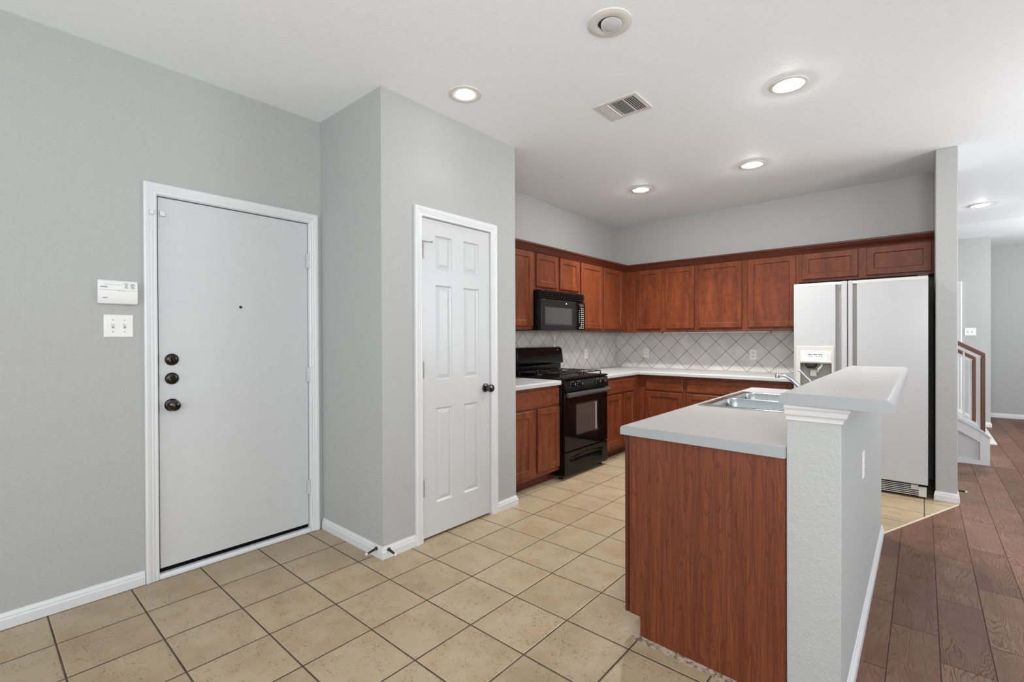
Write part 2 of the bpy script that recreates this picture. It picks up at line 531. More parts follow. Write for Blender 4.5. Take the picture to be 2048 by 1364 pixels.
me.materials.append(M['plank'])
fh = bpy.data.objects.new('floor_hall', me); COL.objects.link(fh)
struct(fh, 'brown wood look plank floor of the hall')
sub = MB(); sub.box(-1.72, -3.9, -0.06, XR + 0.1, YF + 0.2, -0.002)
struct(sub.build('floor_slab', M['grout_dark']))
# pale strip on the diagonal joint
mb = MB(); L = math.hypot(dx, dy); nx, ny = nrm[0] / L, nrm[1] / L
mb.prism([(1.328, 2.712), (1.737, 3.765), (1.737 - nx * 0.011, 3.765 - ny * 0.011), (1.328 - nx * 0.011, 2.712 - ny * 0.011)], 'z', -0.001, 0.003)
struct(mb.build('trim_1', M['strip']), 'pale metal strip between tile and plank floor')

# ceiling
struct(MB().box(-1.75, -3.95, H, XR + 0.15, YF + 0.2, H + 0.12).build('ceiling', M['ceil']), 'white textured ceiling')
struct(MB().prism([(7.28, H + 0.01), (7.38, H - 0.004), (7.72, H - 0.046), (7.82, H - 0.05), (YF, H - 0.05), (YF, H + 0.01)], 'x', -1.70, XR).build('ceiling_hall', M['ceil'], smooth=True), 'slightly lower white ceiling at the end of the hall')

# left wall with the entry door opening
DO0, DO1, DOT = -0.492, 0.336, 2.050
struct(MB().cells([-3.95, DO0, DO1, YF + 0.2], [0, DOT, H], [(1, 0)], -0.14, 0, map_x(WL)).build('wall_left', M['wall']), 'grey textured wall with the entry door')
# pantry block
PO0, PO1, POT = 0.700, 1.340, 2.050
struct(MB().cells([PY0, PO0, PO1, PY1], [0, POT, H], [(1, 0)], -0.11, 0, map_x(PX)).build('wall_pantry', M['wall']), 'grey textured pantry wall with the six panel door')
struct(MB().box(WL, PY0, 0, PX - 0.11, PY0 + 0.11, H).build('wall_entry_return', M['wall']), 'short grey wall between the two white doors')
struct(MB().box(WL, PY1 - 0.11, 0, PX - 0.11, PY1, H).build('wall_pantry_rear', M['wall']), 'pantry wall on the kitchen side')
struct(MB().box(WL, BY, 0, 1.600, BY + 0.12, H).build('wall_back', M['wall']), 'grey back wall of the kitchen')
struct(MB().box(1.601, 3.822, 0, 1.729, BY + 0.12, H).build('wall_wing', M['wall'], bevel=0.006), 'narrow grey wing wall beside the white fridge')
# half wall of the peninsula
struct(MB().box(1.167, 0.703, 0, 1.325, 2.69, 1.050).build('wall_peninsula', M['pony'], bevel=0.003), 'low grey half wall under the bar top')
# hall
struct(MB().box(WL, 8.29, 0, 2.250, 8.41, H - 0.05).build('wall_hall', M['wall']), 'light grey hall wall behind the stair rail')
struct(MB().box(WL, YF, 0, XR, YF + 0.12, H).build('wall_far', M['wall']), 'grey wall at the far end of the hall')
# rear and right walls behind the camera, with window openings
struct(MB().cells([-1.557, -1.3, 0.6, 1.4, 3.7, XR], [0, 0.3, 2.4, H], [(1, 1), (3, 1)], -0.14, 0, lambda u, z, d: (u, YR + d, z)).build('wall_rear', M['wall']))
struct(MB().cells([YR, -1.9, 0.7, 3.7, 6.7, YF], [0, 0.3, 2.4, H], [(1, 1), (3, 1)], -0.14, 0, lambda u, z, d: (XR - d, u, z)).build('wall_right', M['wall']))
def window(name, Mp, u0, u1):
    f = MB().cells([u0, u0 + 0.05, (u0 + u1) / 2 - 0.02, (u0 + u1) / 2 + 0.02, u1 - 0.05, u1], [0.3, 0.35, 2.35, 2.4], [(1, 1), (3, 1)], -0.10, -0.04, Mp)
    struct(f.build(name, M['trim']))
window('window_1', lambda u, z, d: (u, YR + d, z), -1.3, 0.6)
window('window_2', lambda u, z, d: (u, YR + d, z), 1.4, 3.7)
window('window_3', lambda u, z, d: (XR - d, u, z), -1.9, 0.7)
window('window_4', lambda u, z, d: (XR - d, u, z), 3.7, 6.7)

# baseboards
BP = [(0, 0), (0.013, 0), (0.013, 0.040), (0.0095, 0.047), (0.0095, 0.054), (0.005, 0.061), (0.0035, 0.069), (0, 0.070)]
def baseboard(mb, p0, p1, nr, e0=0, e1=0, prof=BP):
    d = Vector((p1[0] - p0[0], p1[1] - p0[1])); d.normalize()
    r0 = [(p0[0] + nr[0] * a - d.x * a * e0, p0[1] + nr[1] * a - d.y * a * e0, z) for a, z in prof]
    r1 = [(p1[0] + nr[0] * a + d.x * a * e1, p1[1] + nr[1] * a + d.y * a * e1, z) for a, z in prof]
    mb.loops([r0, r1])
    return mb
struct(baseboard(MB(), (WL, -3.8), (WL, -0.5535), (1, 0)).build('baseboard_left', M['trim'], smooth=True, angle=25), 'white baseboard left of the entry door')
mb = MB(); baseboard(mb, (WL + 0.02, PY0), (PX, PY0), (0, -1), 0, 1); baseboard(mb, (PX, PY0), (PX, 0.6535), (1, 0), 1, 0)
struct(mb.build('baseboard_corner', M['trim'], smooth=True, angle=25), 'white baseboard around the outer corner with two door stops')
mb = MB(); baseboard(mb, (PX, 1.3895), (PX, PY1), (1, 0), 0, 1); baseboard(mb, (PX, PY1), (PX - 0.18, PY1), (0, 1), 1, 0)
struct(mb.build('baseboard_pantry', M['trim'], smooth=True, angle=25), 'short white baseboard right of the pantry door')
mb = MB(); baseboard(mb, (1.601, 3.822), (1.729, 3.822), (0, -1), 0.6, 1); baseboard(mb, (1.729, 3.822), (1.729, BY + 0.12), (1, 0), 1, 0)
struct(mb.build('baseboard_wing', M['trim'], smooth=True, angle=25), 'white baseboard around the wing wall')
mb = MB(); baseboard(mb, (1.325, 0.703), (1.325, 2.69), (1, 0), 1, 1); baseboard(mb, (1.17, 0.703), (1.325, 0.703), (0, -1), 0, 1)
struct(mb.build('baseboard_peninsula', M['trim'], smooth=True, angle=25), 'white baseboard along the half wall')
struct(baseboard(MB(), (WL, YF), (XR, YF), (0, -1)).build('baseboard_far', M['trim']), 'white baseboard of the far hall wall')
mb = MB(); baseboard(mb, (1.96, 8.29), (2.250, 8.29), (0, -1), 0, 1); baseboard(mb, (2.250, 8.29), (2.250, 8.41), (1, 0), 1, 0)
struct(mb.build('baseboard_hall', M['trim']), 'white baseboard at the end of the hall wall')
# crown trim under the bar top, around the half wall
CP = [(0, 0.994), (0.005, 0.994), (0.0065, 1.004), (0.010, 1.010), (0.0155, 1.014), (0.019, 1.022), (0.021, 1.030), (0.026, 1.036), (0.028, 1.039), (0.028, 1.050), (0, 1.050)]
mb = MB()
baseboard(mb, (1.167, 0.703), (1.325, 0.703), (0, -1), 0.1, 1, CP)
baseboard(mb, (1.325, 0.703), (1.325, 2.69), (1, 0), 1, 0, CP)
struct(mb.build('trim_2', M['trim'], smooth=True, angle=25), 'white crown trim under the bar top')

# ------------------------------------------------------------------ doors
CAS = [(0, 0), (0, 0.010), (0.006, 0.013), (0.016, 0.012), (0.024, 0.015), (0.030, 0.014), (0.040, 0.019), (0.050, 0.020), (0.058, 0.017), (0.058, 0)]
def casing(mb, Mp, u0, u1, zt, z0=0.0):
    rings = [[Mp(u0 - q, z0, d) for q, d in CAS], [Mp(u0 - q, zt + q, d) for q, d in CAS],
             [Mp(u1 + q, zt + q, d) for q, d in CAS], [Mp(u1 + q, z0, d) for q, d in CAS]]
    mb.loops(rings); return mb
def hinge(parent, x, y, zc, mat, h=0.095):
    mb = MB()
    for k in range(5):
        z0 = zc - h / 2 + k * h / 5
        mb.lathe([(0.0065, 0.0006), (0.0065, h / 5 - 0.0012)], (x, y, z0), (0, 0, 1), 12)
    mb.lathe([(0.0, 0), (0.005, 0.001), (0.005, 0.006), (0.0, 0.007)], (x, y, zc + h / 2), (0, 0, 1), 10)
    mb.lathe([(0.0, 0), (0.005, 0.001), (0.005, 0.006), (0.0, 0.007)], (x, y, zc - h / 2), (0, 0, -1), 10)
    mb.box(x - 0.006, y - 0.016, zc - h / 2, x - 0.003, y + 0.006, zc + h / 2)
    return mb.build('hinge', mat, parent, smooth=True)

# entry door
d1 = bpy.data.objects.new('door_1', None); COL.objects.link(d1); d1.location = (WL, -0.08, 0)
tag(d1, 'plain white entry door with two black deadbolts, knob and peephole', kind='structure')
mx = map_x(WL)
casing(MB(), mx, DO0, DO1, DOT).build('casing', M['trim'], d1, smooth=True, angle=25)
SX = WL - 0.008         # slab face
MB().box(SX - 0.045, -0.4845, 0.050, SX, 0.3295, 2.0425).build('slab', M['door'], d1, bevel=0.002)
mb = MB()
mb.box(WL - 0.139, DO0, 0, WL - 0.0005, DO0 + 0.0005, DOT); mb.box(WL - 0.139, DO1 - 0.003, 0, WL - 0.0005, DO1, DOT); mb.box(WL - 0.139, DO0, DOT - 0.003, WL - 0.0005, DO1, DOT)
mb.build('jamb', M['trim'], d1)
mb = MB(); mb.box(WL - 0.139, DO0 + 0.001, 0.026, SX - 0.047, DO1 - 0.003, DOT - 0.003)
mb.box(SX - 0.046, DO0 + 0.0008, 0.03, SX - 0.006, -0.4850, DOT - 0.004)
mb.box(SX - 0.046, -0.4845, 2.0430, SX - 0.012, 0.33, DOT - 0.0035)
mb.box(SX - 0.046, DO0 + 0.001, 0.026, SX - 0.012, 0.3295, 0.049)
mb.build('gap_backing', M['black'], d1)  # black backing added behind the slab to block leaks and darken the gaps
MB().prism([(WL - 0.139, 0.0), (WL + 0.014, 0.0), (WL + 0.014, 0.010), (WL + 0.004, 0.024), (WL - 0.139, 0.0255)], 'y', DO0 + 0.0008, DO1 - 0.0032).build('threshold', M['trim'], d1)
for z in (1.797, 1.044, 0.298): hinge(d1, WL + 0.006, 0.3315, z, M['door'])
def deadbolt(z, ang):
    r = MB().lathe([(0.0, 0.0), (0.032, 0.0), (0.032, 0.006), (0.029, 0.011), (0.022, 0.015), (0.012, 0.016), (0.0, 0.016)], (SX, -0.427, z), (1, 0, 0), 28).build('deadbolt', M['bronze'], d1, smooth=True)
    c, s_ = math.cos(ang), math.sin(ang)
    tw = MB()
    ring = lambda x, a, b: [(SX + x, -0.427 + c * p - s_ * q, z + s_ * p + c * q) for p, q in ((-a, -b), (a, -b), (a, b), (-a, b))]
    tw.loops([ring(0.014, 0.006, 0.006), ring(0.020, 0.014, 0.005), ring(0.032, 0.017, 0.0035)])
    tw.build('thumbturn', M['bronze'], r, bevel=0.0015)
deadbolt(1.171, 1.9); deadbolt(1.068, 2.5)
kb = MB().lathe([(0.0, 0.0), (0.034, 0.0), (0.034, 0.004), (0.030, 0.009), (0.014, 0.012), (0.012, 0.030), (0.020, 0.037), (0.027, 0.046), (0.029, 0.056), (0.025, 0.066), (0.012, 0.071), (0.0, 0.072)], (SX, -0.428, 0.924), (1, 0, 0), 28)
kb.build('door_knob', M['bronze'], d1, smooth=True)
for z, h in ((1.171, 0.055), (1.068, 0.06), (0.924, 0.06)):
    MB().box(WL - 0.03, DO0 - 0.0002, z - h / 2, WL + 0.0105, DO0 + 0.0012, z + h / 2).build('strike_plate', M['gasket'], d1)
MB().lathe([(0.0085, 0.0), (0.0085, 0.003), (0.006, 0.004), (0.0, 0.003)], (SX, -0.080, 1.472), (1, 0, 0), 16).build('peephole', M['gasket'], d1, smooth=True)

# pantry door: six raised panels
d2 = bpy.data.objects.new('door_2', None); COL.objects.link(d2); d2.location = (PX, 1.02, 0)
tag(d2, 'narrow white six panel pantry door with dark metal knob', kind='structure')
mx2 = map_x(PX)
casing(MB(), mx2, PO0 + 0.008, PO1 - 0.006, POT - 0.004).build('casing', M['trim'], d2, smooth=True, angle=25)
P0 = PX - 0.006
us = [0.7085, 0.826, 0.968, 1.074, 1.219, 1.3305]
vs = [0.016, 0.219, 0.831, 1.010, 1.625, 1.724, 1.944, 2.0415]
rec = [(0, 0), (0.003, -0.006), (0.010, -0.0125), (0.014, -0.0125), (0.038, -0.004)]
fr = {(i, j): rec for i in (1, 3) for j in (1, 3, 5)}
MB().cells(us, vs, [], -0.035, 0, map_x(P0), fr).build('slab', M['door'], d2, smooth=True, angle=12)
mb = MB(); mb.box(PX - 0.109, PO0, 0, PX - 0.0005, PO0 + 0.006, POT); mb.box(PX - 0.109, PO1 - 0.006, 0, PX - 0.0005, PO1, POT); mb.box(PX - 0.109, PO0, POT - 0.005, PX - 0.0005, PO1, POT)
mb.box(P0 - 0.05, PO0 + 0.006, 0, P0 - 0.036, PO0 + 0.016, POT - 0.005); mb.box(P0 - 0.05, PO1 - 0.016, 0, P0 - 0.036, PO1 - 0.006, POT - 0.005); mb.box(P0 - 0.05, PO0 + 0.006, POT - 0.017, P0 - 0.036, PO1 - 0.006, POT - 0.005)
mb.build('jamb', M['trim'], d2)
for z in (1.834, 1.083, 0.337): hinge(d2, PX + 0.008, 0.7125, z, M['fridge_grey'])
hs = MB().tube([(PX + 0.010, 0.7125, 1.889), (PX + 0.018, 0.735, 1.889), (PX + 0.030, 0.762, 1.888)], 0.0035, 8)
hs.lathe([(0.0, 0), (0.006, 0.001), (0.006, 0.010), (0.0, 0.011)], (PX + 0.030, 0.762, 1.888), (0.45, 0.9, 0), 10)
hs.tube([(PX + 0.010, 0.7125, 1.889), (PX + 0.024, 0.708, 1.889)], 0.003, 8)
hs.build('hinge_stop', M['fridge_grey'], d2, smooth=True)
MB().lathe([(0.0, 0.0), (0.032, 0.0), (0.032, 0.004), (0.028, 0.010), (0.013, 0.013), (0.012, 0.032), (0.020, 0.038), (0.027, 0.047), (0.029, 0.056), (0.026, 0.066), (0.014, 0.071), (0.0, 0.072)], (P0, 1.283, 0.925), (1, 0, 0), 28).build('door_knob', M['pewter'], d2, smooth=True)

# door in the hall wall, mostly hidden behind the wing wall
d3 = bpy.data.objects.new('door_3', None); COL.objects.link(d3); d3.location = (1.50, 8.29, 0)
tag(d3, 'white cased door in the hall wall', kind='structure')
my3 = map_y(8.29)
casing(MB(), my3, 1.10, 1.896, 2.02).build('casing', M['trim'], d3, smooth=True, angle=25)
MB().box(1.10, 8.28, 0.01, 1.896, 8.2895, 2.02).build('slab', M['door'], d3)

# ------------------------------------------------------------------ kitchen: cabinets
def front(parent, Mp, u0, u1, z0, z1, kind, name, t=0.019):
    mb = MB()
    if kind == 'door':
        w_ = 0.052
        mb.nest(Mp, u0, u1, z0, z1, [(0, 0.001), (0, t - 0.004), (0.004, t), (w_, t), (w_ + 0.003, t - 0.002), (w_ + 0.006, t - 0.009)])
    else:
        mb.nest(Mp, u0, u1, z0, z1, [(0, 0.001), (0, t - 0.006), (0.003, t - 0.005), (0.012, t), ])
    return mb.build(name, M['cherry'] if kind == 'door' else M['cherry_h'], parent, smooth=True, angle=12)

def base_box(mb, run, u0, u1, depth_face, wall, kick, z1=0.860):
    if run == 'L':
        mb.box(wall + 0.001, u0, 0.098, depth_face, u1, z1)
    else:
        mb.box(u0, depth_face, 0.098, u1, wall - 0.001, z1)
# left of the range
FX = -0.947
b1 = thing('base_cabinet', 'cherry base cabinet with one drawer and two doors between pantry wall and range', 'cabinet', (-1.25, 1.97, 0), 'cherry base cabinets')
mb = MB(); mb.box(WL + 0.001, PY1 + 0.003, 0.098, FX, 2.331, 0.860); mb.build('carcass', M['cherry'], b1)
MB().box(WL + 0.001, PY1 + 0.003, 0.0, -1.030, 2.331, 0.098).build('toe_kick', M['toekick'], b1)
mf = map_x(FX)
front(b1, mf, 1.630, 2.319, 0.690, 0.832, 'drawer', 'drawer')
front(b1, mf, 1.630, 1.934, 0.135, 0.676, 'door', 'door')
front(b1, mf, 2.003, 2.319, 0.135, 0.676, 'door', 'door')
# right of the range to the corner
b2 = thing('base_cabinet', 'cherry base cabinet with one drawer and two doors between range and room corner', 'cabinet', (-1.25, 3.5, 0), 'cherry base cabinets')
MB().box(WL + 0.001, 3.108, 0.098, FX, BY - 0.002, 0.860).build('carcass', M['cherry'], b2)
MB().box(WL + 0.001, 3.108, 0.0, -1.030, BY - 0.002, 0.098).build('toe_kick', M['toekick'], b2)
front(b2, mf, 3.135, 3.782, 0.690, 0.832, 'drawer', 'drawer')
front(b2, mf, 3.135, 3.488, 0.135, 0.676, 'door', 'door')
front(b2, mf, 3.522, 3.782, 0.135, 0.676, 'door', 'door')
# along the back wall
FY = 3.920
mbk = map_y(FY)
b3 = thing('base_cabinet', 'cherry base cabinet with one drawer and one door right of the corner', 'cabinet', (-0.65, 4.2, 0), 'cherry base cabinets')
MB().box(FX + 0.001, FY, 0.098, -0.411, BY - 0.002, 0.860).build('carcass', M['cherry'], b3)
MB().box(-1.029, 4.0, 0.0, -0.411, BY - 0.002, 0.097).build('toe_kick', M['toekick'], b3)
front(b3, mbk, -0.862, -0.430, 0.690, 0.832, 'drawer', 'drawer')
front(b3, mbk, -0.862, -0.430, 0.135, 0.676, 'door', 'door')
b4 = thing('base_cabinet', 'wide cherry base cabinet with one wide drawer front beside the white fridge', 'cabinet', (0.10, 4.2, 0), 'cherry base cabinets')
MB().box(-0.410, FY, 0.098, 0.615, BY - 0.002, 0.860).build('carcass', M['cherry'], b4)
MB().box(-0.410, 4.0, 0.0, 0.615, BY - 0.002, 0.097).build('toe_kick', M['toekick'], b4)
front(b4, mbk, -0.391, 0.562, 0.690, 0.832, 'drawer', 'drawer')
front(b4, mbk, -0.391, 0.070, 0.135, 0.676, 'door', 'door')
front(b4, mbk, 0.105, 0.562, 0.135, 0.676, 'door', 'door')
# wall cabinets
UX, UY = -1.251, 4.204
ml, mk = map_x(UX), map_y(UY)
def wall_cab(label, loc):
    return thing('wall_cabinet', label, 'cabinet', loc, 'cherry wall cabinets')
c = wall_cab('tall cherry wall cabinet left of the microwave, half behind the pantry wall', (-1.4, 1.95, 1.36))
MB().box(WL + 0.001, PY1 + 0.003, 1.362, UX, 2.3395, 2.12).build('carcass', M['cherry'], c)
front(c, ml, 1.640, 1.955, 1.393, 2.088, 'door', 'door'); front(c, ml, 2.000, 2.330, 1.393, 2.088, 'door', 'door')
c = wall_cab('short cherry wall cabinet with two small doors right above the microwave', (-1.4, 2.73, 1.74))
MB().box(WL + 0.001, 2.3405, 1.737, UX, 3.1335, 2.12).build('carcass', M['cherry'], c)
front(c, ml, 2.385, 2.733, 1.771, 2.088, 'door', 'door'); front(c, ml, 2.770, 3.118, 1.771, 2.088, 'door', 'door')
c = wall_cab('cherry wall cabinet with two doors between microwave and room corner', (-1.4, 3.7, 1.35))
MB().box(WL + 0.001, 3.1345, 1.352, UX, BY - 0.002, 2.12).build('carcass', M['cherry'], c)
front(c, ml, 3.159, 3.606, 1.383, 2.088, 'door', 'door'); front(c, ml, 3.644, 4.096, 1.383, 2.088, 'door', 'door')
c = wall_cab('cherry wall cabinet with two narrow doors next to the corner on back wall', (-0.8, 4.35, 1.35))
MB().box(UX + 0.001, UY, 1.352, -0.3855, BY - 0.002, 2.12).build('carcass', M['cherry'], c)
front(c, mk, -1.109, -0.795, 1.386, 2.088, 'door', 'door'); front(c, mk, -0.739, -0.411, 1.386, 2.088, 'door', 'door')
c = wall_cab('cherry wall cabinet with two wide doors left of the fridge', (0.1, 4.35, 1.35))
MB().box(-0.3845, UY, 1.352, 0.6045, BY - 0.002, 2.12).build('carcass', M['cherry'], c)
front(c, mk, -0.359, 0.086, 1.386, 2.088, 'door', 'door'); front(c, mk, 0.145, 0.580, 1.386, 2.088, 'door', 'door')
c = wall_cab('low wide cherry wall cabinet right above the white fridge', (1.1, 4.35, 1.81))
MB().box(0.6055, UY, 1.815, 1.5995, BY - 0.002, 2.12).build('carcass', M['cherry'], c)
front(c, mk, 0.636, 1.077, 1.838, 2.086, 'door', 'door'); front(c, mk, 1.141, 1.583, 1.838, 2.086, 'door', 'door')
KP = [(0.0005, 2.094), (0.010, 2.094), (0.013, 2.104), (0.020, 2.114), (0.032, 2.128), (0.038, 2.140), (0.041, 2.148), (0.050, 2.151), (0.050, 2.168), (-0.02, 2.168), (-0.02, 2.1215), (0.0005, 2.1215)]
mb = MB(); baseboard(mb, (UX, PY1 + 0.004), (UX, UY), (1, 0), 0, -1, KP); baseboard(mb, (UX, UY), (1.5985, UY), (0, -1), -1, 0, KP)
tag(mb.build('crown_molding', M['crown'], smooth=True, angle=25, loc=(UX, UY, 2.094)), 'dark cherry crown molding running along the tops of all wall cabinets', 'molding')

# backsplash
struct(MB().box(-1.556, PY1 + 0.001, 0.902, -1.549, BY - 0.0005, 1.3500).build('wall_backsplash_left', M['splash_l']), 'diagonal tile backsplash behind the range')
struct(MB().box(-1.5485, BY - 0.008, 0.902, 0.640, BY - 0.0005, 1.3500).build('wall_backsplash_back', M['splash_b']), 'diagonal tile backsplash under the back wall cabinets')

# countertops
def nose(d0, d1, z0, z1, r):
    """edge section, from d0 (inside) to d1 (outer edge), rounded on top"""
    pts = [(d0, z0), (d1 - 0.003, z0), (d1, z0 + 0.003)]
    for k in range(7):
        a = math.radians(90 * k / 6)
        pts.append((d1 - r + r * math.cos(a), z1 - r + r * math.sin(a)))
    pts.append((d0, z1)); return pts
CT0, CT1 = 0.8615, 0.9005
sec = nose(-1.548, -0.918, CT0, CT1, 0.014)
MBc = MB().prism([(a, b) for a, b in sec], 'y', PY1 + 0.003, 2.334)
tag(MBc.build('countertop', M['counter'], smooth=True, loc=(-1.2, 1.97, CT0)), 'short white laminate countertop between pantry wall and range', 'countertop', 'kitchen countertops')
mb = MB()
mb.prism(sec, 'y', 3.106, lambda p: min(4.497, 3.868 - (p[0] + 0.918)) if p[0] > -1.5 else 4.496)
secb = nose(4.496, 3.868, CT0, CT1, 0.0)
pts = [(4.496, CT0), (3.871, CT0), (3.868, CT0 + 0.003)]
for k in range(7):
    a = math.radians(90 * k / 6); pts.append((3.868 + 0.014 - 0.014 * math.cos(a), CT1 - 0.014 + 0.014 * math.sin(a)))
pts.append((4.496, CT1))
mb.prism([(q, z) for q, z in pts], 'x', lambda p: (-0.918 - (p[0] - 3.868)) if p[0] < 4.3 else -1.546, 0.636)
tag(mb.build('countertop', M['counter'], smooth=True, loc=(-0.5, 4.1, CT0)), 'L-shaped white laminate countertop in the room corner below the outlets', 'countertop', 'kitchen countertops')

# ------------------------------------------------------------------ peninsula
isl = thing('island_cabinet', 'island base cabinet with large dark wood grain end panel beside the half wall', 'cabinet', (0.87, 1.7, 0))
IX0, IX1, IY0, IY1 = 0.562, 1.165, 0.722, 2.70
def skew(p): return 0.722 - (p[0] - 0.56) * 0.045
MB().prism([(IX0, 0.086), (0.613, 0.086), (0.613, 0.0), (IX1, 0.0), (IX1, 0.858), (IX0, 0.858)], 'y', skew, 0.742).build('end_panel', M['oak'], isl)
MB().box(0.560, 0.7425, 0.098, IX1, IY1, 0.70).build('carcass', M['cherry'], isl)
MB().box(0.560, 0.743, 0.70, 0.58, IY1, 0.858).build('apron', M['cherry'], isl)
MB().box(0.625, 0.743, 0.0, IX1, IY1, 0.098).build('toe_kick', M['toekick'], isl)
MB().box(0.541, 0.724, 0.086, 0.5575, 0.79, 0.858).build('face_frame', M['crown'], isl, bevel=0.001)
mi = lambda u, z, d: (0.5595 - d, u, z)
for a, b in ((0.80, 1.16), (1.20, 1.56), (1.60, 1.96), (2.0, 2.33), (2.36, 2.68)):
    front(isl, mi, a, b, 0.135, 0.676, 'door', 'door')
    front(isl, mi, a, b, 0.690, 0.832, 'drawer', 'drawer')

SK = (0.575, 1.105, 1.53, 2.375)      # sink rim outline x0,x1,y0,y1
mb = MB()
IC0, IC1 = 0.8595, 0.8985
# rounded nose along the kitchen side
pts = [(0.56, IC0), (0.531, IC0), (0.528, IC0 + 0.003)]
for k in range(7):
    a = math.radians(90 * k / 6); pts.append((0.528 + 0.016 - 0.016 * math.cos(a), IC1 - 0.016 + 0.016 * math.sin(a)))
pts.append((0.56, IC1))
fy = lambda p: 0.706 - (p[0] - 0.53) * 0.035
mb.prism(pts, 'y', fy, 2.765)
gm = lambda u, v, d: (u, v if v > 0.9 else fy((u, 0)), d)
mb.cells([0.56, SK[0] + 0.012, SK[1] - 0.012, 1.166], [0.7, SK[2] + 0.012, SK[3] - 0.012, 2.765], [(1, 1)], IC0, IC1, gm)
ict = mb.build('countertop', M['counter'], smooth=True, loc=(0.87, 1.7, IC0))
cap_ = MB().prism(pts[:-2] + [pts[-2], (1.166, IC1), (1.166, IC0)], 'y', lambda p: fy(p) - 0.0015, lambda p: fy(p) - 0.0001)
cap_.build('end_cap', M['edge'], ict)['label'] = 'grey laminate strip on the cut end'
tag(ict, 'white laminate island countertop holding the double steel sink', 'countertop', 'kitchen countertops')

# bar top
BZ0, BZ1 = 1.0515, 1.090
def bend(p): return 0.663 - (p[0] - 1.152) * 0.13
pts = []
r = 0.022
for k in range(7):
    a = math.radians(180 - 90 * k / 6); pts.append((1.150 + r + r * math.cos(a), BZ1 - r + r * math.sin(a)))
for k in range(7):
    a = math.radians(90 - 90 * k / 6); pts.append((1.462 - r + r * math.cos(a), BZ1 - r + r * math.sin(a)))
pts += [(1.462, BZ0 + 0.002), (1.460, BZ0), (1.152, BZ0), (1.150, BZ0 + 0.002)]
mb = MB().prism(pts, 'y', bend, lambda p: 2.672 + (p[0] - 1.15) * 0.06)
cap_ = MB().prism(pts, 'y', lambda p: bend(p) - 0.0015, lambda p: bend(p) - 0.0001)
bt = mb.build('bar_top', M['counter'], smooth=True, loc=(1.3, 1.7, BZ0))
cap_.build('end_cap', M['edge'], bt)['label'] = 'grey laminate strip on the cut end'
tag(bt, 'raised white laminate bar top resting on the half wall', 'counter')

# broken strip of tile along the foot of the end panel
mb = MB(); n = 26
top, bot = [], []
for i in range(n + 1):
    x = 0.60 + i * (1.165 - 0.60) / n
    top.append((x, skew((x, 0)) + 0.004, 0.0)); 
    bot.append((x, skew((x, 0)) - 0.030 - random.uniform(-0.004, 0.006), 0.0))
ring = [(p[0], p[1]) for p in top] + [(p[0], p[1]) for p in bot[::-1]]
mb.prism(ring, 'z', 0.0003, 0.004)
struct(mb.build('trim_3', M['mortar']), 'ragged strip of broken mortar at the foot of the island panel')

# sink
sink = thing('sink', 'double bowl stainless steel sink set in the island countertop', 'sink', (0.84, 1.95, IC1))
mb = MB()
zt = IC1 + 0.006
x0, x1, y0, y1 = SK
ym = (y0 + y1) / 2
def ring(a, b, c, d, r_, z): return [(p[0], p[1], z) for p in rrect(a, b, c, d, r_)]
bowls = [(x0 + 0.045, x1 - 0.085, y0 + 0.04, ym - 0.018), (x0 + 0.045, x1 - 0.085, ym + 0.018, y1 - 0.04)]
for (a, b, c_, d_), (va, vb) in zip(bowls, ((y0, ym), (ym, y1))):
    outer = ring(x0, x1, va, vb, 0.001, zt)
    mb.loops([outer, ring(a - 0.006, b + 0.006, c_ - 0.006, d_ + 0.006, 0.056, zt), ring(a, b, c_, d_, 0.052, zt - 0.006), ring(a + 0.006, b - 0.006, c_ + 0.006, d_ - 0.006, 0.05, zt - 0.08),
              ring(a + 0.012, b - 0.012, c_ + 0.012, d_ - 0.012, 0.048, zt - 0.15), ring(a + 0.045, b - 0.045, c_ + 0.045, d_ - 0.045, 0.03, zt - 0.175)], False, True)
rim = [ring(x0, x1, y0, y1, 0.001, zt), ring(x0 - 0.003, x1 + 0.003, y0 - 0.003, y1 + 0.003, 0.004, zt - 0.002), ring(x0 - 0.004, x1 + 0.004, y0 - 0.004, y1 + 0.004, 0.005, IC1 + 0.0006)]
mb.loops(rim, False, False)
mb.build('basin', M['steel'], sink, smooth=True, angle=50)
for (a, b, c_, d_) in bowls:
    MB().lathe([(0.0, 0.001), (0.03, 0.0015), (0.04, 0.004), (0.043, 0.002)], ((a + b) / 2, (c_ + d_) / 2, zt - 0.175), (0, 0, 1), 24).build('drain', M['chrome'], sink, smooth=True)
# faucet, mostly behind the bar top
fa = thing('faucet', 'chrome kitchen faucet with lever behind the bar top', 'faucet', (1.063, 1.95, zt))
MB().lathe([(0.0, 0.0), (0.027, 0.0), (0.027, 0.006), (0.021, 0.016), (0.020, 0.075), (0.017, 0.092), (0.0, 0.098)], (1.063, 1.95, zt), (0, 0, 1), 20).build('base', M['chrome'], fa, smooth=True)
MB().tube([(1.058, 1.945, 0.93), (1.025, 1.945, 0.965), (0.985, 1.945, 1.008), (0.958, 1.945, 1.036), (0.935, 1.945, 1.052), (0.905, 1.945, 1.058), (0.888, 1.945, 1.057)],
          [0.013, 0.013, 0.0125, 0.012, 0.010, 0.0085, 0.0085], 14).build('spout', M['chrome'], fa, smooth=True)
MB().lathe([(0.0, 0.0), (0.0115, 0.001), (0.0125, 0.010), (0.0115, 0.024), (0.0, 0.025)], (0.884, 1.945, 1.066), (0, 0, -1), 14).build('aerator', M['chrome'], fa, smooth=True)
MB().tube([(1.066, 1.95, 0.99), (1.046, 1.95, 1.034), (1.020, 1.95, 1.062), (1.000, 1.95, 1.087), (0.984, 1.95, 1.089)], [0.009, 0.006, 0.005, 0.006, 0.004], 12).build('lever', M['chrome'], fa, smooth=True)

